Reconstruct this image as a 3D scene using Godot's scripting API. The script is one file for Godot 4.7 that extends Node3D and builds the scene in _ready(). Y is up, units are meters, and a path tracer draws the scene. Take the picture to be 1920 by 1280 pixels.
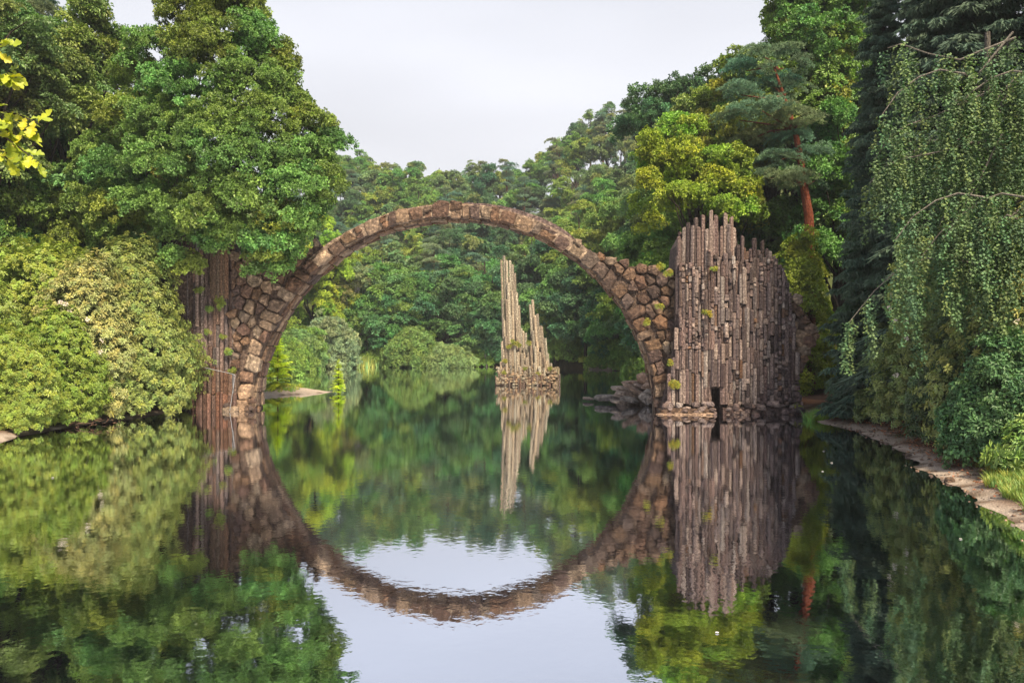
extends Node3D

const F := 1516.0          # focal length in pixels of a 1920 wide picture
const LEAF := Color(1.7, 1.65, 1.75)
const EYE := 3.9           # height of the camera over the water
var rng := RandomNumberGenerator.new()
var noise := FastNoiseLite.new()
var taken := {}
var M := {}                # materials
var C := {}                # clump meshes
var lake := PackedVector2Array()


# ---------------------------------------------------------------- mesh helper
class MB:
	var v := PackedVector3Array()
	var i := PackedInt32Array()
	var c := PackedColorArray()
	func vert(p: Vector3, col: Color) -> int:
		v.append(p)
		c.append(col)
		return v.size() - 1
	func tri(a: int, b: int, d: int) -> void:
		i.append(a)
		i.append(b)
		i.append(d)
	func quad(a: int, b: int, d: int, e: int) -> void:
		tri(a, b, d)
		tri(a, d, e)
	func leaf(p: Vector3, dir: Vector3, up: Vector3, length: float, width: float, col: Color, fold := 0.15) -> void:
		var side := dir.cross(up).normalized()
		var mid := p + dir * (length * 0.52) + up * (width * fold)
		var a := v.size()
		v.append(p)
		v.append(mid + side * (width * 0.5) + up * (width * fold))
		v.append(p + dir * length - up * (length * 0.12))
		v.append(mid - side * (width * 0.5) + up * (width * fold))
		for k in 4:
			c.append(col)
		i.append_array(PackedInt32Array([a, a + 1, a + 2, a, a + 2, a + 3]))
	func tube(pts: Array, radii: Array, sides: int, col: Color) -> void:
		var last := []
		var right := Vector3(1, 0, 0.3).normalized()
		for k in pts.size():
			var p: Vector3 = pts[k]
			var t: Vector3 = (pts[mini(k + 1, pts.size() - 1)] - pts[maxi(k - 1, 0)]).normalized()
			right = (right - t * right.dot(t))
			if right.length() < 0.01:
				right = t.cross(Vector3(0.3, 0.2, 1))
			right = right.normalized()
			var fw := t.cross(right)
			var ring := []
			for s in sides:
				var a := TAU * s / sides
				ring.append(vert(p + (right * cos(a) + fw * sin(a)) * float(radii[k]), col))
			if k > 0:
				for s in sides:
					var s2 := (s + 1) % sides
					quad(last[s], ring[s], ring[s2], last[s2])
			last = ring
		var tip := vert(pts[-1], col)
		for s in sides:
			tri(last[s], tip, last[(s + 1) % sides])
	func commit() -> ArrayMesh:
		var m := ArrayMesh.new()
		var arr := []
		arr.resize(Mesh.ARRAY_MAX)
		arr[Mesh.ARRAY_VERTEX] = v
		arr[Mesh.ARRAY_COLOR] = c
		arr[Mesh.ARRAY_INDEX] = i
		m.add_surface_from_arrays(Mesh.PRIMITIVE_TRIANGLES, arr)
		return m


# ---------------------------------------------------------------- scene helper
func rr(a: float, b: float) -> float:
	return rng.randf_range(a, b)

func rdir() -> Vector3:
	var z := rr(-1, 1)
	var a := rr(0, TAU)
	var s := sqrt(1.0 - z * z)
	return Vector3(s * cos(a), z, s * sin(a))

func at(px: float, py: float, d: float) -> Vector3:
	return Vector3((px - 960.0) / F * d, EYE + (640.0 - py) / F * d, -d)

func numbered(called: String) -> String:
	var n: int = taken.get(called, 0)
	taken[called] = n + 1
	return called if n == 0 else "%s_%03d" % [called, n]

func thing(called: String, label: String, category: String, where: Vector3, group := "") -> Node3D:
	var o := Node3D.new()
	o.name = numbered(called)
	add_child(o)
	o.position = where
	meta(o, label, category, group)
	return o

func meta(o: Node, label: String, category: String, group := "") -> void:
	o.set_meta("label", label)
	o.set_meta("category", category)
	if group:
		o.set_meta("group", group)

func part(parent: Node, called: String, mesh: Mesh, mat: Material, where := Transform3D()) -> MeshInstance3D:
	var o := MeshInstance3D.new()
	o.name = called
	o.mesh = mesh
	o.material_override = mat
	parent.add_child(o, true)
	o.transform = where
	return o

func structure(called: String, mesh: Mesh, mat: Material) -> MeshInstance3D:
	var o := part(self, called, mesh, mat)
	o.set_meta("kind", "structure")
	return o

func many(parent: Node, called: String, mesh: Mesh, mat: Material, xf: Array, cols: Array) -> MultiMeshInstance3D:
	var mm := MultiMesh.new()
	mm.transform_format = MultiMesh.TRANSFORM_3D
	mm.use_colors = true
	mm.mesh = mesh
	mm.instance_count = xf.size()
	for k in xf.size():
		mm.set_instance_transform(k, xf[k])
		mm.set_instance_color(k, cols[k] * LEAF)
	var o := MultiMeshInstance3D.new()
	o.name = called
	o.multimesh = mm
	o.material_override = mat
	o.set_meta("kind", "stuff")
	parent.add_child(o, true)
	return o

func turned(up: Vector3, size: float) -> Basis:
	var u := up.normalized()
	var x := u.cross(Vector3(rr(-1, 1), rr(-1, 1), rr(-1, 1))).normalized()
	return Basis(x, u, x.cross(u)).scaled(Vector3.ONE * size)

func tint(col: Color, light := 0.2, hue := 0.1) -> Color:
	var k := 1.0 + rr(-light, light)
	var h := rr(-hue, hue)
	return Color(col.r * k * (1.0 + h * 1.4), col.g * k, col.b * k * (1.0 - h))


# ---------------------------------------------------------------- materials
func tex(freq: float, lo: Color, hi: Color, type := FastNoiseLite.TYPE_SIMPLEX_SMOOTH, octaves := 5, size := 512, sd := 1, mid := Color(-1, 0, 0)) -> NoiseTexture2D:
	var n := FastNoiseLite.new()
	n.noise_type = type
	n.frequency = freq
	n.fractal_octaves = octaves
	n.seed = sd
	var g := Gradient.new()
	g.set_color(0, lo)
	g.set_color(1, hi)
	if mid.r >= 0.0:
		g.add_point(0.52, mid)
		g.add_point(0.70, mid * 1.08)
		g.add_point(0.76, hi)
	var t := NoiseTexture2D.new()
	t.width = size
	t.height = size
	t.seamless = true
	t.noise = n
	t.color_ramp = g
	return t

func leafmat(rough: float, back: Color, spec := 0.35) -> StandardMaterial3D:
	var m := StandardMaterial3D.new()
	m.vertex_color_use_as_albedo = true
	m.roughness = rough
	m.metallic_specular = spec
	m.backlight_enabled = true
	m.backlight = back
	m.cull_mode = BaseMaterial3D.CULL_DISABLED
	return m

func solid(albedo: Texture2D, height: Texture2D, depth: float, scale: Vector3, rough := 0.9) -> StandardMaterial3D:
	var m := StandardMaterial3D.new()
	m.vertex_color_use_as_albedo = true
	m.albedo_texture = albedo
	m.uv1_triplanar = true
	m.uv1_world_triplanar = true
	m.uv1_scale = scale
	m.roughness = rough
	m.metallic_specular = 0.3
	if height:
		m.heightmap_enabled = true
		m.heightmap_texture = height
		m.heightmap_scale = depth
	return m

func make_materials() -> void:
	M.leaf = leafmat(0.48, Color(0.66, 0.74, 0.34), 0.42)
	M.strand = leafmat(0.55, Color(0.6, 0.7, 0.35), 0.25)
	M.gloss = leafmat(0.5, Color(0.4, 0.5, 0.25), 0.4)
	M.needle = leafmat(0.7, Color(0.3, 0.35, 0.2))
	M.petal = leafmat(0.7, Color(0.6, 0.6, 0.6))
	var grain := tex(0.012, Color(0.42, 0.4, 0.4), Color(1, 0.97, 0.93), FastNoiseLite.TYPE_SIMPLEX_SMOOTH, 4, 512, 3, Color(0.74, 0.71, 0.7))
	var rough := tex(0.03, Color.BLACK, Color.WHITE, FastNoiseLite.TYPE_SIMPLEX_SMOOTH, 6, 512, 5)
	M.stone = solid(grain, rough, 5.0, Vector3(0.55, 0.55, 0.55), 0.82)
	M.column = solid(tex(0.02, Color(0.4, 0.37, 0.37), Color(1, 0.98, 0.95), FastNoiseLite.TYPE_SIMPLEX_SMOOTH, 5, 512, 23, Color(0.72, 0.69, 0.68)), rough, 4.0, Vector3(0.8, 0.6, 0.8), 0.88)
	M.bark = solid(tex(0.03, Color(0.4, 0.4, 0.4), Color.WHITE, FastNoiseLite.TYPE_SIMPLEX_SMOOTH, 5, 256, 8), rough, 4.0, Vector3(2.2, 0.5, 2.2), 0.95)
	M.soil = solid(tex(0.06, Color(0.5, 0.48, 0.46), Color.WHITE, FastNoiseLite.TYPE_SIMPLEX_SMOOTH, 6, 512, 11), rough, 3.0, Vector3(0.7, 0.7, 0.7), 0.95)
	var metal := StandardMaterial3D.new()
	metal.albedo_color = Color(0.62, 0.63, 0.66)
	metal.metallic = 0.6
	metal.roughness = 0.5
	M.metal = metal
	var w := StandardMaterial3D.new()
	var wn := FastNoiseLite.new()
	wn.noise_type = FastNoiseLite.TYPE_SIMPLEX_SMOOTH
	wn.frequency = 0.022
	wn.fractal_octaves = 4
	wn.fractal_gain = 0.5
	var wt := NoiseTexture2D.new()
	wt.width = 1024
	wt.height = 1024
	wt.seamless = true
	wt.as_normal_map = true
	wt.bump_strength = 8.0
	wt.noise = wn
	w.albedo_color = Color(0.82, 0.845, 0.9)
	w.metallic = 1.0
	w.roughness = 0.02
	w.normal_enabled = true
	w.normal_texture = wt
	w.normal_scale = 0.0135
	w.uv1_scale = Vector3(200.0 / 7.0, 200.0 / 7.0, 1)
	M.water = w


# ---------------------------------------------------------------- foliage pieces
func make_clumps() -> void:
	# flat spray of broad leaves, radius 1
	for q in 3:
		var m := MB.new()
		for k in 150:
			var a := rr(0, TAU)
			var r := sqrt(rr(0, 1)) * (0.8 + 0.25 * sin(a * 3.0 + q) + 0.1 * sin(a * 7.0))
			var p := Vector3(cos(a) * r, rr(-0.14, 0.16) - 0.28 * r * r, sin(a) * r)
			var d := (Vector3(cos(a), -0.25, sin(a)) + rdir() * 0.8).normalized()
			var s := rr(0.8, 1.2)
			var g := 0.5 + 1.3 * pow(rng.randf(), 1.7)
			m.leaf(p, d, (Vector3.UP + rdir() * 0.8).normalized(), 0.27 * s, 0.17 * s, Color(g * (0.85 + 0.2 * g), g, g * 0.9))
		C["pad%d" % q] = m.commit()
	# roundish tuft of leaf rosettes, radius 1
	for q in 3:
		var m := MB.new()
		for k in 38:
			var n := rdir()
			n.y = absf(n.y) * 1.1 - 0.25
			n = n.normalized()
			var c := n * rr(0.35, 1.0)
			c.y *= 0.7
			var g0 := 0.5 + 1.25 * pow(rng.randf(), 1.7)
			for j in 7:
				var d := (n * 0.45 + rdir()).normalized()
				var s := rr(0.8, 1.25)
				var g := g0 * rr(0.85, 1.15)
				m.leaf(c + d * 0.03, d, (n * 0.8 + Vector3.UP * 0.5 + rdir() * 0.8).normalized(), 0.25 * s, 0.15 * s, Color(g * (0.8 + 0.25 * g), g, g * rr(0.8, 1.1)))
		C["tuft%d" % q] = m.commit()
	# loose hanging twig with leaves, for silhouettes and droops, length 1 along +x and down
	for q in 2:
		var m := MB.new()
		for k in 40:
			var t := rr(0.05, 1.0)
			var p := Vector3(t, -0.35 * t * t + rr(-0.07, 0.07), rr(-0.16, 0.16) * (1.1 - t * 0.5))
			var d := (Vector3(0.6, -0.35, 0) + rdir() * 0.7).normalized()
			var g := rr(0.8, 1.2)
			m.leaf(p, d, (Vector3.UP + rdir() * 0.5).normalized(), 0.2, 0.12, Color(g, g, g))
		C["twig%d" % q] = m.commit()
	# pine tuft: needle brushes on an upturned pad, radius 1
	for q in 2:
		var m := MB.new()
		for k in 44:
			var a := rr(0, TAU)
			var r := sqrt(rr(0, 1))
			var p := Vector3(cos(a) * r, rr(-0.12, 0.12) + 0.12 * (1.0 - r), sin(a) * r)
			var ax := (Vector3(cos(a) * 0.6, 0.8, sin(a) * 0.6) + rdir() * 0.3).normalized()
			for j in 13:
				var d := (ax * 0.8 + rdir() * 0.85).normalized()
				var g := rr(0.7, 1.25)
				m.leaf(p, d, rdir(), rr(0.2, 0.32), 0.035, Color(g, g, g), 0.0)
		C["pine%d" % q] = m.commit()
	# spruce bough along +x with hanging twigs, length 1
	for q in 2:
		var m := MB.new()
		for k in 60:
			var t := pow(rr(0, 1), 0.8)
			var sgn := -1.0 if k % 2 else 1.0
			var y := -0.22 * sin(t * 2.4)
			var p := Vector3(t, y, 0)
			var out := sgn * rr(0.0, 0.30) * (1.05 - t)
			p.z += out
			p.y -= absf(out) * 0.3
			for j in 6:
				var d := (Vector3(0.5, -0.75, sgn * 0.35) + rdir() * 0.6).normalized()
				var g := rr(0.7, 1.25)
				m.leaf(p + rdir() * 0.03, d, rdir(), rr(0.1, 0.2), 0.032, Color(g, g, g), 0.0)
		C["bough%d" % q] = m.commit()
	# whorl of long leathery leaves, leaf length 1
	for q in 3:
		var m := MB.new()
		var n := 9
		for k in n:
			var a := TAU * k / n + rr(-0.25, 0.25)
			var e := rr(-0.25, 0.45)
			var d := Vector3(cos(a) * cos(e), sin(e), sin(a) * cos(e))
			var g := rr(0.75, 1.15)
			m.leaf(d * 0.08, d, (Vector3.UP * 1.2 - d * d.y).normalized(), rr(0.8, 1.1), 0.34, Color(g, g, g), 0.1)
		for k in 5:
			var a := TAU * k / 5.0 + rr(-0.3, 0.3)
			var d := Vector3(cos(a) * 0.6, 0.8, sin(a) * 0.6)
			m.leaf(Vector3.UP * 0.06, d, Vector3(-cos(a), 0.6, -sin(a)).normalized(), rr(0.45, 0.7), 0.22, Color(1.4, 1.3, 0.8), 0.1)
		for k in 7:
			var a := rr(0, TAU)
			var d := Vector3(cos(a), rr(-0.7, -0.1), sin(a)).normalized()
			m.leaf(Vector3(0, -0.45, 0), d, Vector3.UP, rr(0.7, 1.0), 0.32, Color(1, 1, 1), 0.1)
		C["whorl%d" % q] = m.commit()
	# hanging strand of rounded leaves, length 1 downwards
	for q in 3:
		var m := MB.new()
		for k in 44:
			var t := rr(0.0, 1.0)
			var a := rr(0, TAU)
			var r := rr(0.0, 0.085)
			var p := Vector3(cos(a) * r + 0.05 * sin(t * 4.0 + q), -t, sin(a) * r + 0.04 * cos(t * 5.0 + q))
			var d := (Vector3(cos(a) * 0.5, -0.9, sin(a) * 0.5) + rdir() * 0.35).normalized()
			var g := rr(0.78, 1.18)
			m.leaf(p, d, (Vector3(cos(a), 0.5, sin(a)) + rdir() * 0.5).normalized(), 0.078, 0.058, Color(g, g, g), 0.05)
		C["strand%d" % q] = m.commit()
	# feathery flat frond along +x, length 1
	var fm := MB.new()
	for k in 70:
		var t := rr(0.08, 1.0)
		var sgn := -1.0 if k % 2 else 1.0
		var g := rr(0.8, 1.2)
		fm.leaf(Vector3(t, 0.06 * sin(t * 3.0), 0), (Vector3(0.5, -0.1, sgn) + rdir() * 0.4).normalized(), (Vector3.UP + rdir() * 0.4).normalized(), rr(0.14, 0.3) * (1.1 - 0.6 * t), 0.05, Color(g, g, g), 0.0)
	C.frond = fm.commit()
	# grass tuft, height 1
	for q in 2:
		var m := MB.new()
		for k in 26:
			var a := rr(0, TAU)
			var d := Vector3(cos(a) * rr(0.05, 0.6), 1.0, sin(a) * rr(0.05, 0.6)).normalized()
			var g := rr(0.75, 1.25)
			var h := rr(0.5, 1.0)
			var p := Vector3(cos(a), 0, sin(a)) * rr(0, 0.25)
			var side := Vector3(-sin(a), 0, cos(a)) * 0.02
			var col := Color(g * rr(0.9, 1.2), g, g)
			var b := d * h
			var x := m.vert(p - side, col)
			var y := m.vert(p + side, col)
			var z := m.vert(p + b * 0.6 + side * 0.8, col)
			var w := m.vert(p + b * 0.6 - side * 0.8, col)
			var e := m.vert(p + b + Vector3(cos(a), -0.4, sin(a)) * 0.18 * h, col)
			m.quad(x, y, z, w)
			m.tri(w, z, e)
		C["grass%d" % q] = m.commit()


# ---------------------------------------------------------------- trees
func crown_of(lobes: Array, per: int, size: float, col: Color, xf: Array, cols: Array, lift := 0.7, fewer_below := -0.45, light := 0.28, inner := 0.5) -> void:
	for li in lobes.size():
		var lc: Vector3 = lobes[li][0]
		var lr: Vector3 = lobes[li][1]
		var twig_color := tint(col, 0.12, 0.2)
		for k in per:
			var d := rdir()
			if d.y < fewer_below and rng.randf() < 0.75:
				d.y = -d.y
			var p := lc + d * lr * rr(inner, 1.2)
			if noise.get_noise_3d(p.x * 55.0, p.y * 80.0, p.z * 55.0) < -0.16:
				continue
			var crowded := false
			for lj in lobes.size():
				if lj != li:
					var e: Vector3 = (p - lobes[lj][0]) / lobes[lj][1]
					if e.length_squared() < 0.36:
						crowded = true
						break
			if crowded and rng.randf() < 0.85:
				continue
			var nrm := (d / lr).normalized()
			xf.append(Transform3D(turned(nrm * 0.55 + Vector3.UP * lift + rdir() * 0.5, size * rr(0.5, 1.3)), p))
			cols.append(tint(twig_color, light, 0.07))

func lobes_in(c: Vector3, r: Vector3, n: int, share: float, flat: float, skirt := false) -> Array:
	var out := []
	for k in n:
		var d := rdir()
		var f := 0.78 if k % 4 else 0.3
		var y := d.y
		if y < -0.5 and not skirt:
			d.y = -y * 0.6
		var s := share * rr(0.75, 1.25) * (1.0 - 0.25 * maxf(0.0, d.y))
		out.append([c + d * r * f * rr(0.85, 1.08), Vector3(r.x * s, (r.x + r.y) * 0.5 * s * flat, r.z * s)])
	return out

func limbs(m: MB, base: Vector3, top: Vector3, radius: float, lobes: Array, col: Color, bend := 0.5, lowest := 0.25) -> void:
	var pts := []
	var rad := []
	var off := Vector3(rr(-1, 1), 0, rr(-1, 1)) * bend
	for k in 9:
		var t := k / 8.0
		pts.append(base.lerp(top, t) + off * sin(t * PI) + Vector3(rr(-1, 1), 0, rr(-1, 1)) * radius * 0.3)
		rad.append(radius * (1.35 - 0.3 * minf(t * 8.0, 1.0)) * (1.0 - 0.75 * t) + 0.02)
	m.tube(pts, rad, 8, col)
	for li in lobes.size():
		if lobes.size() > 30 and li % 3:
			continue
		var tgt: Vector3 = lobes[li][0]
		var h := clampf((tgt.y - base.y) / maxf(top.y - base.y, 0.1) - 0.22, lowest, 0.92)
		var k := int(h * 8.0)
		var s: Vector3 = pts[k]
		var mid := s.lerp(tgt, 0.5) + Vector3(rr(-0.4, 0.4), rr(-0.1, 0.5), rr(-0.4, 0.4))
		var r0: float = minf(rad[k] * 0.55, 0.05 + 0.02 * tgt.distance_to(s))
		if tgt.y < (base.y + top.y) * 0.4:
			r0 *= 0.5
		m.tube([s, s.lerp(mid, 0.5) + rdir() * 0.12, mid, mid.lerp(tgt, 0.55) + rdir() * 0.2, tgt], [r0, r0 * 0.8, r0 * 0.6, r0 * 0.38, r0 * 0.15], 5, col)

func tree(called: String, label: String, group: String, base: Vector3, height: float, spread: float, depth: float, crown_low: float, col: Color, o := {}) -> Node3D:
	# crown fills from crown_low*height to height; spread = half width, depth = half depth
	var t := thing(called, label, "tree", base, group)
	var cy := height * (1.0 + crown_low) * 0.5
	var ry := height * (1.0 - crown_low) * 0.5
	var lean: Vector3 = o.get("lean", Vector3.ZERO)
	var lobes: Array = o.get("lobes", [])
	if lobes.is_empty():
		lobes = lobes_in(Vector3(0, cy, 0) + lean, Vector3(spread, ry, depth), o.get("n", 16), o.get("share", 0.42), o.get("flat", 0.6), o.get("skirt", false))
	var wood := MB.new()
	limbs(wood, Vector3(0, -0.4, 0), Vector3(lean.x * 0.8, height * 0.86, lean.z * 0.8), o.get("trunk", height * 0.014), lobes, o.get("wood", Color(0.09, 0.07, 0.055)), o.get("bend", 0.4))
	part(t, "trunk", wood.commit(), M.bark)
	var xf := []
	var cols := []
	crown_of(lobes, int(o.get("per", 14) * 1.25), o.get("size", 1.0), col, xf, cols, o.get("lift", 0.7), -0.45)
	many(t, "crown", C[o.get("clump", "pad0")], o.get("mat", M.leaf), xf, cols)
	return t

func spruce(called: String, label: String, group: String, base: Vector3, height: float, radius: float, col: Color, low := 0.05, droop := 0.35, n := 260) -> Node3D:
	var t := thing(called, label, "tree", base, group)
	var wood := MB.new()
	wood.tube([Vector3(0, -0.4, 0), Vector3(0, height * 0.5, 0), Vector3(0, height, 0)], [height * 0.013, height * 0.008, 0.02], 8, Color(0.08, 0.06, 0.05))
	part(t, "trunk", wood.commit(), M.bark)
	var xf := []
	var cols := []
	for k in n:
		var f := low + (1.0 - low) * pow(rng.randf(), 1.15)
		var a := rr(0, TAU)
		var l := (radius * pow(1.0 - f, 0.8) + 0.25) * rr(0.75, 1.15)
		var x := Vector3(cos(a), -droop * rr(0.6, 1.3), sin(a)).normalized()
		var z := x.cross(Vector3.UP).normalized()
		xf.append(Transform3D(Basis(x * l, z.cross(x) * minf(l, 2.2), z * l * 1.1), Vector3(0, f * height, 0)))
		cols.append(tint(col, 0.25, 0.06))
	many(t, "crown", C["bough%d" % (n % 2)], M.needle, xf, cols)
	return t

func pine(called: String, label: String, group: String, base: Vector3, height: float, pads: Array, col: Color, wood_col: Color, radius: float, size := 0.9, per := 16) -> Node3D:
	var t := thing(called, label, "tree", base, group)
	var wood := MB.new()
	limbs(wood, Vector3(0, -0.4, 0), Vector3(0, height * 0.97, 0), radius, pads, wood_col, 0.25)
	part(t, "trunk", wood.commit(), M.bark)
	var xf := []
	var cols := []
	crown_of(pads, per, size, col, xf, cols, 1.2, -0.2)
	many(t, "crown", C["pine%d" % (pads.size() % 2)], M.needle, xf, cols)
	return t

func pine_pads(height: float, radius: float, low: float, n: int) -> Array:
	var pads := []
	for k in n:
		var f := low + (1.0 - low) * (k + 0.5) / n
		var a := k * 2.4 + rr(-0.4, 0.4)
		var r := radius * rr(0.25, 0.8) * (1.15 - 0.6 * (f - low) / (1.0 - low))
		var s := radius * rr(0.3, 0.5)
		pads.append([Vector3(cos(a) * r, f * height, sin(a) * r), Vector3(s, s * 0.3, s)])
	return pads

func shrub(called: String, label: String, group: String, base: Vector3, radii: Vector3, col: Color, clump: String, size: float, n: int, mat: Material, o := {}) -> Node3D:
	# a dome of foliage from the ground up, outline broken by noise; the leaves sit on its shell and inside it
	var t := thing(called, label, "shrub", base, group)
	var wood := MB.new()
	for k in 7:
		var a := TAU * k / 7.0 + rr(-0.3, 0.3)
		var e := Vector3(cos(a) * radii.x * rr(0.2, 0.7), radii.y * rr(0.6, 0.95), sin(a) * radii.z * rr(0.2, 0.7))
		wood.tube([Vector3(cos(a), 0, sin(a)) * 0.12 - Vector3(0, 0.3, 0), e * 0.4 + rdir() * 0.15, e], [0.06, 0.045, 0.015], 5, Color(0.1, 0.075, 0.055))
	part(t, "stem", wood.commit(), M.bark)
	var xf := []
	var cols := []
	var off := rng.randf() * 100.0
	var bump: float = o.get("bump", 0.22)
	var cy: float = radii.y * o.get("belly", 0.42)
	for k in n:
		var d := rdir()
		if d.y < -0.75:
			d.y = -d.y
		var b := 1.0 + bump * noise.get_noise_3d(d.x * 90.0 + off, d.y * 90.0, d.z * 90.0) * 1.7 + bump * 0.5 * noise.get_noise_3d(d.x * 260.0 + off, d.y * 260.0, d.z * 260.0)
		var f := rr(0.9, 1.03) if k % 4 else rr(0.55, 0.9)
		if k % 17 == 0:
			f = rr(1.03, 1.13)
		if noise.get_noise_3d(d.x * 170.0, d.y * 170.0 + off, d.z * 170.0) < -0.24:
			f *= rr(0.8, 0.92)
		var p := Vector3(d.x * radii.x, d.y * (radii.y - cy), d.z * radii.z)
		if d.y < 0.0:
			var w := sqrt(1.0 - 0.35 * d.y * d.y) / sqrt(1.0 - d.y * d.y)
			p = Vector3(d.x * radii.x * w, d.y * cy * 1.25, d.z * radii.z * w)
		var taper: float = 1.0 - o.get("taper", 0.22) * maxf(d.y, 0.0)
		p = p * Vector3(taper, 1, taper) * b * f + Vector3(0, cy, 0)
		p += rdir() * size * 0.3
		p.y = maxf(p.y, 0.12)
		xf.append(Transform3D(turned((d / radii).normalized() * o.get("out", 1.0) + Vector3.UP * o.get("up", 0.6) + rdir() * 0.5, size * rr(0.6, 1.35)), p))
		cols.append(tint(col, 0.25, 0.1))
	many(t, "foliage", C[clump], mat, xf, cols)
	shoots[t.name] = xf
	return t

var shoots := {}

func flowers(host: Node3D, spots: Array, size: float) -> void:
	# a head of pale flowers on the shoot nearest to each spot
	for q in spots:
		var best := Vector3.ZERO
		var least := 1e9
		for x in shoots[host.name]:
			var p: Vector3 = x.origin + host.position
			var u := Vector2(960.0 - p.x / p.z * F, 640.0 + (p.y - EYE) / p.z * F)
			var e := u.distance_to(Vector2(q[0], q[1])) - p.z * 14.0
			if e < least:
				least = e
				best = x.origin
		var m := MB.new()
		for k in 16:
			var d := (rdir() + Vector3(0, 0.3, 0.5)).normalized()
			m.leaf(d * 0.03, d, rdir(), rr(0.7, 1.1) * size, 0.7 * size, Color(0.75, 0.68, 0.62), 0.2)
		part(host, "flower_head", m.commit(), M.petal, Transform3D(Basis(), best + Vector3(0, 0.08, 0.12)))


# ---------------------------------------------------------------- ground
func shore_distance(p: Vector2) -> float:
	# > 0 on land; the waterline wavers
	var waver := 0.3 * noise.get_noise_2d(p.x * 70.0, p.y * 70.0) + 0.12 * noise.get_noise_2d(p.x * 260.0, p.y * 260.0)
	var best := 1e9
	var n := lake.size()
	for k in n:
		var a := lake[k]
		var b := lake[(k + 1) % n]
		var ab := b - a
		var t := clampf((p - a).dot(ab) / ab.length_squared(), 0.0, 1.0)
		best = minf(best, p.distance_squared_to(a + ab * t))
	best = sqrt(best)
	return (-best if Geometry2D.is_point_in_polygon(p, lake) else best) + waver

func ground_of(x: float, z: float, sd: float) -> float:
	if sd < 0.0:
		return maxf(sd * 0.35, -2.5)
	var h := minf(sd * 0.22, 0.5) + 0.012 * minf(sd, 60.0)
	h += 0.12 * noise.get_noise_2d(x * 14.0, z * 14.0) * minf(sd, 1.0)
	h += 40.0 * smoothstep(0.0, 130.0, -z - 124.0)
	h += 14.0 * smoothstep(2.0, 24.0, x) * smoothstep(108.0, 140.0, -z)
	h += clampf((x - 19.0) * 0.22, 0.0, 10.0) * smoothstep(20.0, 50.0, -z)
	h += clampf((-x - 24.0) * 0.2, 0.0, 8.0)
	if z > -4.0:
		h += minf((z + 4.0) * 0.4, 1.9)
	return h

func ground(x: float, z: float) -> float:
	return ground_of(x, z, shore_distance(Vector2(x, z)))

func axis(a: float, b: float, fine: float, lo: float, hi: float) -> PackedFloat32Array:
	var out := PackedFloat32Array()
	var x := a
	while x <= b:
		out.append(x)
		x += fine
	var s := fine
	x = b
	while x < hi:
		s *= 1.25
		x += s
		out.append(x)
	s = fine
	x = a
	while x > lo:
		s *= 1.25
		x -= s
		out.insert(0, x)
	return out

func make_ground() -> void:
	for p in [[9, -3], [8.7, -8], [9.2, -12], [10.6, -17.1], [12.0, -21.9], [12.5, -25.0], [13.2, -26.6], [14.3, -31.0], [15.2, -36], [14.7, -38.5], [15.3, -42], [15.5, -46], [12.6, -52], [12.2, -60], [14, -75], [15.6, -90], [16.0, -101], [11, -116], [4, -122], [-8, -124], [-20, -123], [-26.5, -119], [-30, -112], [-29, -95], [-26, -80], [-24.5, -73], [-19, -66], [-15.5, -63.6], [-13.6, -62.2], [-15.2, -60.0], [-18.3, -56.5], [-20.8, -52], [-20.2, -48], [-18.8, -45.0], [-19.0, -42.0], [-19.9, -39.4], [-20.5, -34], [-19.7, -31], [-18, -24], [-17, -15], [-16, -3]]:
		lake.append(Vector2(p[0], p[1]))
	var xs := axis(-30, 30, 0.42, -420, 420)
	var zs := axis(-70, 3, 0.42, -520, 60)
	var m := MB.new()
	var sand := Color(0.6, 0.51, 0.45)
	var litter := Color(0.17, 0.085, 0.05)
	var moss := Color(0.09, 0.11, 0.03)
	for z in zs:
		for x in xs:
			var sd := shore_distance(Vector2(x, z))
			var n := noise.get_noise_2d(x * 40.0, z * 40.0)
			var n2 := noise.get_noise_2d(x * 15.0 + 300.0, z * 15.0)
			var wide := 2.0 if z < -50.0 else 0.0
			var col := sand.lerp(litter, smoothstep(0.35 + wide, 0.95 + wide, sd + n * 0.5))
			col = col.lerp(moss, smoothstep(0.0, 0.3, n2 + (sd - 3.0 - wide) * 0.1))
			if sd < 0.0:
				col = Color(0.12, 0.08, 0.05)
			m.vert(Vector3(x, ground_of(x, z, sd), z), col)
	var w := xs.size()
	for j in zs.size() - 1:
		for i in w - 1:
			var a := j * w + i
			m.quad(a, a + 1, a + w + 1, a + w)
	structure("ground", m.commit(), M.soil)
	var pl := PlaneMesh.new()
	pl.size = Vector2(200, 200)
	var wat := structure("lake_water", pl, M.water)
	wat.position = Vector3(0, 0, -60)


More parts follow.
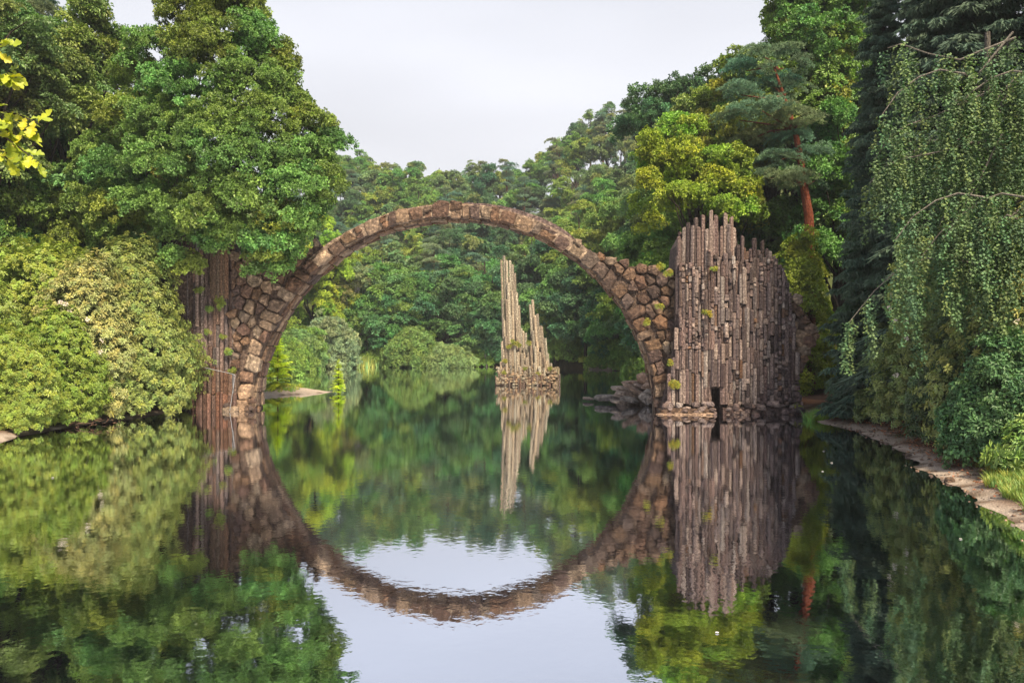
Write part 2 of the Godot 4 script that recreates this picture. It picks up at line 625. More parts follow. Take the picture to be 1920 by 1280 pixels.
# ---------------------------------------------------------------- stones
func prism(poly: PackedVector2Array, z0: float, z1: float, bevel: float, dome: float, col: Color, rough := 0.02) -> ArrayMesh:
	# a stone: outline in x,y (counter-clockwise), front at z1, back at z0
	var m := MB.new()
	var c := Vector2.ZERO
	for p in poly:
		c += p
	c /= poly.size()
	var n := poly.size()
	var rings := [[z0, 0.9, 1.0], [z1 - bevel, 1.0, 0.7], [z1, 0.8, 1.0]]
	for r in rings:
		for p in poly:
			var q: Vector2 = c + (p - c) * float(r[1])
			m.vert(Vector3(q.x + rr(-rough, rough), q.y + rr(-rough, rough), float(r[0]) + rr(-rough, rough)), col)
	var far := poly[0].distance_to(c)
	var mid := m.vert(Vector3(c.x + rr(-0.35, 0.35) * far, c.y + rr(-0.35, 0.35) * far, z1 + dome), col)
	for k in n:
		var k2 := (k + 1) % n
		for r in 2:
			m.quad(r * n + k, r * n + n + k, r * n + n + k2, r * n + k2)
		m.tri(2 * n + k, mid, 2 * n + k2)
	return m.commit()

func upright(h: float, w: float, d: float, col: Color, mb: MB = null, where := Vector3.ZERO, lean := Vector2.ZERO) -> ArrayMesh:
	# basalt column: an uneven six-sided shaft standing on y = 0, its head broken off at a slant
	var m := MB.new() if mb == null else mb
	var n := 6
	var ph := rr(0, TAU)
	var first := m.v.size()
	var slant := Vector2(rr(-0.5, 0.5), rr(-0.5, 0.5))
	var kk := []
	for k in n:
		kk.append(rr(0.88, 1.12))
	var hs := [0.0, 0.5, 1.0]
	for j in 4:
		var f: float = 1.0 if j == 3 else hs[j]
		var s := 0.78 if j == 3 else 1.0
		var jit := Vector2(rr(-1, 1), rr(-1, 1)) * w * 0.05
		for k in n:
			var a := ph + TAU * k / n
			var x: float = cos(a) * w * 0.5 * s * kk[k]
			var z: float = sin(a) * d * 0.5 * s * kk[k]
			var y := h * f
			if j == 2:
				y -= minf(w * 0.22, h * 0.3)
			if j >= 2:
				y += (x * slant.x + z * slant.y)
			m.vert(where + Vector3(x + jit.x + lean.x * f * h, y, z + jit.y + lean.y * f * h), col)
	for j in 3:
		for k in n:
			var k2 := (k + 1) % n
			var b := first + j * n
			m.quad(b + k, b + n + k, b + n + k2, b + k2)
	var top := first + 3 * n
	for k in n - 2:
		m.tri(top, top + k + 2, top + k + 1)
	return m.commit() if mb == null else null

func boulder(r: Vector3, col: Color, rough := 0.22, mb: MB = null, where := Transform3D()) -> ArrayMesh:
	var m := MB.new() if mb == null else mb
	var first := m.v.size()
	var off := rng.randf() * 200.0
	var nu := 9
	var nv := 6
	for j in nv + 1:
		var e := -PI / 2 + PI * j / nv
		for i in nu:
			var a := TAU * i / nu + (0.3 if j % 2 else 0.0)
			var d := Vector3(cos(a) * cos(e), sin(e), sin(a) * cos(e))
			var q := Vector3(signf(d.x) * pow(absf(d.x), 0.7), signf(d.y) * pow(absf(d.y), 0.7), signf(d.z) * pow(absf(d.z), 0.7))
			var k := 1.0 + rough * 2.0 * noise.get_noise_3d(d.x * 70.0 + off, d.y * 70.0, d.z * 70.0) + rr(-0.05, 0.05) * float(j > 0 and j < nv)
			m.vert(where * (q * r * 0.92 * k), col)
	for j in nv:
		for i in nu:
			var a := first + j * nu + i
			var b := first + j * nu + (i + 1) % nu
			m.quad(a, a + nu, b + nu, b)
	return m.commit() if mb == null else null

func rounded(poly: PackedVector2Array, cut: float) -> PackedVector2Array:
	var out := PackedVector2Array()
	var n := poly.size()
	for k in n:
		var p := poly[k]
		out.append(p.lerp(poly[(k + n - 1) % n], cut))
		out.append(p.lerp(poly[(k + 1) % n], cut))
	return out

func shrunk(poly: PackedVector2Array, by: float) -> PackedVector2Array:
	var r := Geometry2D.offset_polygon(poly, -by)
	if r.is_empty():
		return PackedVector2Array()
	var q: PackedVector2Array = r[0]
	if Geometry2D.is_polygon_clockwise(q):
		q.reverse()
	return q

func voronoi(pts: PackedVector2Array, live: int, reach: float) -> Array:
	var cells := []
	for k in live:
		var p := pts[k]
		var poly := PackedVector2Array([p + Vector2(-reach, -reach), p + Vector2(reach, -reach), p + Vector2(reach, reach), p + Vector2(-reach, reach)])
		for j in pts.size():
			if j == k or pts[j].distance_to(p) > reach * 2.2:
				continue
			var mid := (p + pts[j]) * 0.5
			var n := (pts[j] - p).normalized()
			var out := PackedVector2Array()
			for e in poly.size():
				var a := poly[e]
				var b := poly[(e + 1) % poly.size()]
				var da := (a - mid).dot(n)
				var db := (b - mid).dot(n)
				if da <= 0.0:
					out.append(a)
				if (da < 0.0 and db > 0.0) or (da > 0.0 and db < 0.0):
					out.append(a.lerp(b, da / (da - db)))
			poly = out
			if poly.size() < 3:
				break
		cells.append(poly)
	return cells

func sheet(poly: PackedVector2Array, z0: float, z1: float, col: Color, m: MB) -> void:
	# a body of this outline between z0 and z1
	var idx := Geometry2D.triangulate_polygon(poly)
	var n := poly.size()
	var b := m.v.size()
	for z in [z0, z1]:
		for p in poly:
			m.vert(Vector3(p.x, p.y, z), col)
	for k in range(0, idx.size(), 3):
		m.tri(b + n + idx[k], b + n + idx[k + 2], b + n + idx[k + 1])
		m.tri(b + idx[k], b + idx[k + 1], b + idx[k + 2])
	for k in n:
		var k2 := (k + 1) % n
		m.quad(b + k, b + k2, b + n + k2, b + n + k)


# ---------------------------------------------------------------- bridge
var bo := Vector3.ZERO
var bu := Vector3.ZERO
var bn := Vector3.ZERO
var bz := 0.0   # how far in front of the arch the face being built stands

func bl(px: float, py: float) -> Vector2:
	# where the ray of a picture point meets the bridge's front face, in the bridge's own axes
	var d := Vector3((px - 960.0) / F, (640.0 - py) / F, -1.0)
	var c := Vector3(0, EYE, 0)
	var t := (bo + bn * bz - c).dot(bn) / d.dot(bn)
	var p := c + d * t - bo
	return Vector2(p.dot(bu), p.y)

func bpoly(pts: Array) -> PackedVector2Array:
	var out := PackedVector2Array()
	for p in pts:
		out.append(bl(p[0], p[1]))
	if Geometry2D.is_polygon_clockwise(out):
		out.reverse()
	return out

func stone_color(warm: float) -> Color:
	var k := rng.randf()
	var c := Color(0.235, 0.15, 0.095).lerp(Color(0.13, 0.095, 0.085), k)
	if rng.randf() < 0.35:
		c = c.lerp(Color(0.40, 0.31, 0.22), rr(0.3, 1.0))
	c = c.lerp(Color(c.r * 0.85, c.g * 0.92, c.b * 1.15), 1.0 - warm)
	return tint(c, 0.22, 0.05)

func basalt_color() -> Color:
	var c := Color(0.31, 0.25, 0.24).lerp(Color(0.18, 0.14, 0.145), rng.randf())
	var k := rng.randf()
	if k < 0.28:
		c = c.lerp(Color(0.52, 0.46, 0.43), rr(0.3, 0.9))
	elif k > 0.82:
		c = c * 0.6
	elif k < 0.32:
		c = c.lerp(Color(0.25, 0.145, 0.08), rr(0.4, 1.0))
	return tint(c, 0.2, 0.05)

func arc(a: float, r: float) -> Array:
	return [850.0 + cos(a) * r, 789.0 - sin(a) * r]

func make_bridge() -> void:
	var a3 := at(360, 640, 45.6)
	var b3 := at(1505, 640, 44.2)
	a3.y = 0
	b3.y = 0
	bu = (b3 - a3).normalized()
	bn = Vector3(-bu.z, 0, bu.x)
	bo = a3.lerp(b3, (853.0 - 360.0) / (1505.0 - 360.0))
	var br := thing("stone_bridge", "tall half-circle basalt stone bridge arching over the lake between column piers", "bridge", bo)
	br.basis = Basis(bu, Vector3.UP, bn)

	# ---- arch
	var arch := MB.new()
	var core := PackedVector2Array()
	for k in 61:
		var p := arc(PI * k / 60.0, 386.0)
		core.append(bl(p[0], p[1]))
	for k in 61:
		var p := arc(PI * (60 - k) / 60.0, 405.0)
		core.append(bl(p[0], p[1]))
	if Geometry2D.is_polygon_clockwise(core):
		core.reverse()
	sheet(core, -2.1, -0.16, Color(0.16, 0.12, 0.1), arch)
	var arch_part := part(br, "arch", arch.commit(), M.stone)
	var mort := MB.new()
	var mring := PackedVector2Array()
	for k in 41:
		var p := arc(lerpf(deg_to_rad(48), deg_to_rad(132), k / 40.0), 385.0 + rr(-1, 1))
		mring.append(bl(p[0], p[1]))
	for k in 41:
		var p := arc(lerpf(deg_to_rad(132), deg_to_rad(48), k / 40.0), 408.0 + rr(-1, 1))
		mring.append(bl(p[0], p[1]))
	if Geometry2D.is_polygon_clockwise(mring):
		mring.reverse()
	sheet(mring, -0.158, -0.05, Color(0.42, 0.34, 0.27), mort)
	part(arch_part, "mortar", mort.commit(), M.stone)
	# stones of the soffit, running across under the walkway
	var sa := 0.02
	while sa < PI - 0.02:
		var sw := rr(0.05, 0.09)
		for z in 3:
			var q := shrunk(bpoly([arc(sa, 380.0 + rr(-1, 3)), arc(sa + sw, 380.0 + rr(-1, 3)), arc(sa + sw, 392), arc(sa, 392)]), 0.015)
			if q.size() > 2:
				part(arch_part, "soffit_stone", prism(q, -2.15 + z * 0.5, -1.7 + z * 0.5 + rr(-0.05, 0.05), 0.05, 0.0, stone_color(0.75), 0.03), M.stone)
		sa += sw
	var a := 0.02
	while a < PI - 0.03:
		var deg := rad_to_deg(a)
		var w := rr(0.034, 0.082)
		var low := deg < 38.0 or deg > 138.0
		var ro := 406.5 + rr(-4, 4) + (rr(0, 6) if low else 0.0)
		if deg > 86 and deg < 92:
			ro = 412.0
		var ri := 382.5 + rr(-3.5, 3.0)
		var e := a + w
		var skew := rr(-0.016, 0.016)
		var splits := [[ri, ro]]
		if rng.randf() < 0.22:
			var mid := rr(392, 401)
			splits = [[ri, mid], [mid, ro + rr(-3, 2)]]
		for s in splits:
			var q := bpoly([arc(a, s[0]), arc(e, s[0]), arc(e + skew, s[1] + rr(-3, 2)), arc((a + e) * 0.5, s[1] + rr(0, 3)), arc(a + skew, s[1] + rr(-3, 2))])
			q = shrunk(q, 0.022)
			if q.size() > 2:
				part(arch_part, "stone", prism(rounded(q, 0.12), -0.65, rr(-0.04, 0.16), rr(0.04, 0.12), rr(-0.06, 0.12), stone_color(0.75), 0.05), M.stone)
		a = e + 0.003
	# the walkway's coping along the top
	var deck := MB.new()
	var ring := []
	for k in 49:
		var t := k / 48.0
		var ang := lerpf(deg_to_rad(50), deg_to_rad(136), t)
		var lift := 0.5 + 7.0 * smoothstep(0.55, 0.2, t) * smoothstep(0.0, 0.15, t) + rr(-0.6, 0.6)
		var o2 := arc(ang, 409.0 + lift)
		var i2 := arc(ang, 400.0)
		var q := []
		for s in [[o2, -0.28], [o2, -1.85], [i2, -1.85], [i2, -0.28]]:
			var p2: Vector2 = bl(s[0][0], s[0][1])
			q.append(deck.vert(Vector3(p2.x, p2.y, s[1]), Color(0.24, 0.19, 0.19)))
		if ring:
			for j in 4:
				deck.quad(ring[j], q[j], q[(j + 1) % 4], ring[(j + 1) % 4])
		ring = q
	part(br, "walkway", deck.commit(), M.stone)

	# ---- the two haunches of polygonal stones between arch and piers
	var top_r := [[1085, 452], [1110, 462], [1135, 470], [1160, 486], [1175, 490], [1205, 489], [1225, 497], [1250, 504], [1276, 500]]
	var top_l := [[430, 462], [470, 470], [505, 462], [540, 470], [572, 470], [590, 446], [606, 452]]
	for side in 2:
		var tops: Array = top_r if side == 0 else top_l
		var xl := 1085.0 if side == 0 else 430.0
		var xh := 1274.0 if side == 0 else 612.0
		var inside := func(q: Vector2) -> bool:
			if q.x < xl or q.x > xh or q.y > 778.0:
				return false
			if q.distance_to(Vector2(850, 789)) < 411.0:
				return false
			for k in tops.size() - 1:
				if q.x >= tops[k][0] and q.x <= tops[k + 1][0]:
					return q.y > lerpf(tops[k][1], tops[k + 1][1], (q.x - tops[k][0]) / (tops[k + 1][0] - tops[k][0]))
			return false
		var live := PackedVector2Array()
		var ghost := PackedVector2Array()
		for k in 5200:
			var q := Vector2(rr(xl - 30, xh + 30), rr(420, 800))
			var ok: bool = inside.call(q)
			var lst := live if ok else ghost
			var gap := rr(17, 27) if ok else 12.0
			var free := true
			for z in lst:
				if z.distance_to(q) < gap:
					free = false
					break
			if free:
				if ok:
					live.append(q)
				else:
					ghost.append(q)
		var all := live.duplicate()
		all.append_array(ghost)
		for it in 2:
			var cells := voronoi(all, live.size(), 34.0)
			for k in live.size():
				var c := Vector2.ZERO
				for p in cells[k]:
					c += p
				if cells[k].size() > 2:
					all[k] = all[k].lerp(c / cells[k].size(), 0.6)
		var body_pts := []
		for p in tops:
			body_pts.append([p[0], p[1] + 9])
		if side == 0:
			body_pts.append([1274, 778])
			for k in 16:
				body_pts.append(arc(lerpf(0.02, deg_to_rad(52), k / 15.0), 405.0))
		else:
			for k in 16:
				body_pts.append(arc(lerpf(deg_to_rad(126), PI - 0.02, k / 15.0), 405.0))
			body_pts.append([430, 778])
		var body := MB.new()
		sheet(bpoly(body_pts), -2.6, -0.2, Color(0.16, 0.12, 0.1), body)
		var wall := part(br, "haunch", body.commit(), M.stone)
		var fin := voronoi(all, live.size(), 34.0)
		for cell in fin:
			if cell.size() < 3:
				continue
			var list := []
			for p in cell:
				list.append([p.x, p.y])
			var q := shrunk(bpoly(list), 0.026)
			if q.size() < 3:
				continue
			part(wall, "stone", prism(rounded(q, 0.13), -0.9, rr(-0.06, 0.2), rr(0.05, 0.14), rr(-0.06, 0.14), stone_color(0.75), 0.05), M.stone)
	bz = 1.0
	make_pier_tall(br)
	bz = 0.0
	make_pier_mossy(br)

func column_part(parent: Node, px: float, y0: float, y1: float, w: float, z: float, col: Color, called := "column", lean := 0.0) -> void:
	var p := bl(px, y1)
	var q := bl(px, y0)
	var sc := 1.0 / 34.5
	var mesh := upright(q.y - p.y, w * sc * 1.1, maxf(w * sc * 1.2, 0.24), col, null, Vector3.ZERO, Vector2(lean + rr(-0.008, 0.008), rr(-0.006, 0.006)))
	part(parent, called, mesh, M.column, Transform3D(Basis(), Vector3(p.x, p.y, z)))

func make_pier_tall(br: Node3D) -> void:
	# the tall pier, its columns standing in tiers, with blockwork between them
	var outline := [[1272, 500], [1276, 455], [1290, 430], [1384, 432], [1388, 470], [1440, 485], [1462, 500], [1480, 540], [1498, 590], [1522, 615], [1520, 650], [1494, 690], [1498, 740], [1506, 786], [1238, 786], [1254, 720], [1268, 640]]
	var body := MB.new()
	var front := bpoly(outline)
	var door := bpoly([[1338, 728], [1353, 728], [1353, 800], [1338, 800]])
	var cut := Geometry2D.clip_polygons(front, door)
	for pc in cut:
		var q: PackedVector2Array = pc
		if Geometry2D.is_polygon_clockwise(q):
			q.reverse()
		sheet(q, -1.5, -0.42, Color(0.17, 0.135, 0.13), body)
	sheet(front, -3.6, -1.503, Color(0.17, 0.135, 0.13), body)
	var pier := part(br, "pier", body.commit(), M.stone, Transform3D(Basis(), Vector3(0, 0, bz)))
	# tall crown of free-standing shafts
	var tops := [[1272, 480], [1277, 442], [1284, 425], [1292, 416], [1299, 422], [1306, 406], [1313, 424], [1320, 401], [1327, 428], [1334, 393], [1341, 413], [1348, 402], [1355, 423], [1362, 399], [1368, 419], [1374, 405], [1381, 425], [1387, 458], [1393, 441], [1400, 462], [1406, 470], [1412, 464], [1418, 445], [1426, 468], [1433, 450], [1440, 466], [1446, 470], [1454, 478], [1461, 484], [1468, 497], [1475, 507], [1481, 528]]
	for t in tops:
		column_part(pier, t[0] + rr(-0.6, 0.6), t[1], 590 + rr(-20, 20), rr(6.6, 8.2), rr(-0.5, -0.25), basalt_color(), "column", rr(-0.01, 0.01))
	for k in 12:
		column_part(pier, 1280 + k * 9 + rr(-3, 3), rr(425, 445), 560, 7.5, rr(-0.95, -0.75), basalt_color())
	# front face
	var small := MB.new()
	var x := 1273.0
	var left_of := func(y: float) -> float: return 1273.0 - maxf(0.0, y - 640.0) * 0.12
	var front_top := [[1255, 700], [1266, 650], [1271, 600], [1275, 497], [1280, 492], [1298, 487], [1318, 496], [1324, 520], [1328, 470], [1345, 468], [1352, 492], [1362, 470], [1380, 480], [1388, 492], [1405, 486], [1425, 476], [1440, 482], [1456, 490], [1470, 508], [1480, 540], [1488, 585], [1494, 640], [1498, 690], [1504, 745], [1512, 760]]
	x = 1256.0
	while x < 1506.0:
		var w := rr(5.2, 8.2)
		var top := 480.0
		for k in front_top.size() - 1:
			if x >= front_top[k][0] and x <= front_top[k + 1][0]:
				top = lerpf(front_top[k][1], front_top[k + 1][1], (x - front_top[k][0]) / (front_top[k + 1][0] - front_top[k][0]))
		top += rr(-5, 5)
		var y := 757.0 + rr(-4, 6)
		while y > top + 6.0:
			# patches of short blocks
			var blocky := 0.3
			if x > 1274 and x < 1324 and y < 560:
				blocky = 0.95
			elif x > 1282 and x < 1330 and y > 575 and y < 660:
				blocky = 0.85
			elif x > 1386 and x < 1452 and y < 560:
				blocky = 0.75
			elif x > 1395 and y > 600 and y < 680:
				blocky = 0.6
			elif x > 1450:
				blocky = 0.8
			elif y > 680 and x > 1395:
				blocky = 0.45
			elif x < 1350 and y > 660:
				blocky = 0.03
			var isblock := rng.randf() < blocky
			var h := rr(6, 14) if isblock else rr(14, 30) + 50.0 * pow(rng.randf(), 2.0)
			if x < 1350 and y > 660 and not isblock:
				h = minf(rr(44, 72), maxf(y - 655, 30))
			h = minf(h, y - top)
			if h < 4.0:
				break
			var skip := (x > 1335 and x < 1351 and y > 730) or (absf(x - 1319) < 4 and y > 560 and y - h < 590 and not isblock and h < 40)
			if skip:
				if y - h < 724.0:
					h = y - 724.0
				if x > 1335 and x < 1351:
					y -= maxf(h, 5.0)
					continue
			var z := rr(-0.15, 0.1) - 0.1 * smoothstep(560, 480, y)
			if isblock:
				var bw := w * rr(0.85, 1.15)
				var q := bpoly([[x - bw * 0.5, y], [x + bw * 0.5, y + rr(-1, 1)], [x + bw * 0.55, y - h * 0.5], [x + bw * 0.45, y - h], [x - bw * 0.45, y - h + rr(-1, 1)], [x - bw * 0.55, y - h * 0.5]])
				var pm := prism(shrunk(q, 0.012) if h > 6 else q, -0.42, z + 0.12, 0.05, rr(0, 0.03), basalt_color(), 0.014)
				if h * bw > 95.0:
					part(pier, "block", pm, M.stone)
				else:
					var arr := pm.surface_get_arrays(0)
					var b := small.v.size()
					small.v.append_array(arr[Mesh.ARRAY_VERTEX])
					small.c.append_array(arr[Mesh.ARRAY_COLOR])
					for id in arr[Mesh.ARRAY_INDEX]:
						small.i.append(b + id)
			else:
				column_part(pier, x + rr(-0.7, 0.7), y - h + 0.8, y, w * rr(0.94, 1.16), z, basalt_color())
			y -= h
		x += w * 0.97
	# slits
	# footing at the water
	for k in 64:
		var fx := rr(1250, 1506)
		if absf(fx - 1345) < 9.0:
			continue
		var fy := rr(756, 781)
		var p := bl(fx, fy)
		boulder(Vector3(rr(0.12, 0.34), rr(0.08, 0.2), rr(0.14, 0.25)), basalt_color(), 0.25, small, Transform3D(Basis(Vector3.UP, rr(0, 3)), Vector3(p.x, p.y, rr(-0.1, 0.22) + (fy - 756) * 0.012)))
	var sm := part(pier, "small_stones", small.commit(), M.stone)
	sm.set_meta("kind", "stuff")
	var ledge := MB.new()
	sheet(bpoly([[1238, 768], [1258, 764], [1337, 766], [1337, 790], [1234, 790]]), -1.0, 0.35, Color(0.16, 0.11, 0.09), ledge)
	sheet(bpoly([[1354, 764], [1440, 762], [1508, 766], [1510, 790], [1354, 790]]), -1.0, 0.25, Color(0.12, 0.085, 0.08), ledge)
	part(pier, "footing", ledge.commit(), M.stone)
	for k in 9:
		var lx := 1238.0 + k * 11 + rr(-3, 3)
		var p := bl(lx, 775 + rr(-1, 2))
		part(pier, "slab", boulder(Vector3(rr(0.2, 0.36), 0.07, 0.25), Color(0.4, 0.3, 0.23), 0.2), M.stone, Transform3D(Basis(Vector3.UP, rr(-0.3, 0.3)), Vector3(p.x, p.y, 0.45)))
	# rounded boulders on the flank away from the arch
	for bd in [[1498, 560, 10, 9], [1500, 584, 9, 11], [1488, 575, 8, 9], [1500, 608, 14, 12], [1512, 600, 9, 8], [1524, 618, 10, 11], [1504, 632, 19, 17], [1521, 640, 10, 12], [1512, 656, 13, 11], [1494, 662, 12, 10], [1530, 630, 7, 8], [1497, 685, 13, 13], [1486, 640, 9, 10], [1490, 610, 8, 10], [1509, 672, 9, 8]]:
		var p := bl(bd[0], bd[1])
		part(pier, "boulder", boulder(Vector3(bd[2] * 1.15, bd[3] * 1.15, 13) / 35.0, stone_color(0.75), 0.25), M.stone, Transform3D(Basis(Vector3.FORWARD, rr(-0.5, 0.5)), Vector3(p.x, p.y, -0.32 + rr(-0.1, 0.1))))
	# grass and moss growing in the joints
	tufts(pier, [[1240, 500, 9], [1252, 512, 8], [1337, 503, 7], [1325, 585, 8], [1330, 590, 8], [1265, 720, 10], [1270, 722, 8], [1258, 680, 6], [1236, 575, 7], [1495, 762, 10], [1215, 605, 8]], Color(0.24, 0.24, 0.04))

func tufts(parent: Node, list: Array, col: Color) -> void:
	for q in list:
		var p := bl(q[0], q[1])
		var xf := []
		var cols := []
		for k in 7:
			xf.append(Transform3D(turned(Vector3(0, 0.5, 1) + rdir() * 0.5, q[2] / 34.0 * rr(0.4, 0.8)), Vector3(p.x + rr(-0.15, 0.15), p.y + rr(-0.1, 0.1), 0.12)))
			cols.append(tint(col, 0.3, 0.2))
		many(parent, "moss_tuft", C.tuft0, M.leaf, xf, cols)

func make_pier_mossy(br: Node3D) -> void:
	var body := MB.new()
	sheet(bpoly([[318, 470], [380, 440], [436, 440], [440, 560], [448, 790], [362, 790], [350, 760], [318, 740]]), -3.5, -0.3, Color(0.17, 0.13, 0.115), body)
	var pier := part(br, "pier", body.commit(), M.stone)
	var x := 312.0
	while x < 442.0:
		var w := rr(6.0, 9.5)
		var top := rr(412, 450) + maxf(0.0, 360 - x) * 0.5
		var y := 770.0 if x < 360 else 700.0
		var z := rr(-0.3, 0.05) - maxf(0.0, 375.0 - x) * 0.012
		while y > top + 20:
			var h := minf(rr(40, 190), y - top)
			if y - h - top < 30:
				h = y - top
			column_part(pier, x + rr(-0.8, 0.8), y - h + 1.0, y, w * rr(0.72, 0.95), z + rr(-0.17, 0.12), tint(basalt_color(), 0.25).lerp(Color(0.26, 0.19, 0.15), 0.2))
			y -= h
		x += w * 0.93
	for k in 7:
		column_part(pier, 398 + k * 4.6, rr(418, 470), 560, 7, rr(0.05, 0.2), tint(Color(0.24, 0.17, 0.125), 0.2))
	# lower tier, standing proud
	x = 364.0
	while x < 447.0:
		var w := rr(7.5, 10.0)
		column_part(pier, x, rr(684, 704), 738, w * rr(0.78, 1.0), 0.22 + rr(-0.06, 0.06), tint(Color(0.21, 0.14, 0.11), 0.25))
		column_part(pier, x + rr(-1, 1), rr(732, 740), 778, w * rr(0.8, 1.02), 0.3 + rr(-0.06, 0.06), tint(Color(0.2, 0.12, 0.095), 0.25))
		x += w * 0.95
	for k in 14:
		var fx := rr(430, 482)
		var p := bl(fx, 762 + rr(-8, 8) - (fx - 430) * 0.1)
		part(pier, "rock", boulder(Vector3(rr(0.12, 0.35), rr(0.1, 0.2), rr(0.15, 0.3)), stone_color(0.75), 0.25), M.stone, Transform3D(Basis(Vector3.UP, rr(0, 3)), Vector3(p.x, p.y, rr(0.0, 0.5))))
	tufts(pier, [[413, 560, 12], [417, 572, 10], [393, 580, 9], [374, 545, 9], [420, 630, 8], [428, 660, 9], [391, 622, 7], [424, 726, 8], [404, 742, 6], [436, 694, 8]], Color(0.16, 0.2, 0.04))
	# handrail in front of the lower tier
	var hr := thing("handrail", "thin pale metal handrail bent down to the water on the mossy column pier", "railing", bo + bu * bl(410, 690).x + bn * 0.75 + Vector3.UP * bl(410, 690).y)
	hr.basis = br.basis
	var o := bl(410, 690)
	var lp := func(px: float, py: float, z: float) -> Vector3:
		var p := bl(px, py)
		return Vector3(p.x - o.x, p.y - o.y, z)
	var rail := MB.new()
	rail.tube([lp.call(368, 682, 0.0), lp.call(410, 692, 0.0), lp.call(446, 700, 0.0), lp.call(450, 703, 0.0)], [0.016, 0.016, 0.016, 0.016], 6, Color.WHITE)
	part(hr, "rail", rail.commit(), M.metal)
	for q in [[450, 702, 440, 768], [446, 700, 446, 736], [370, 683, 370, 700]]:
		var post := MB.new()
		post.tube([lp.call(q[0], q[1], 0.0), lp.call(q[2], q[3], 0.0)], [0.014, 0.014], 6, Color.WHITE)
		part(hr, "post", post.commit(), M.metal)


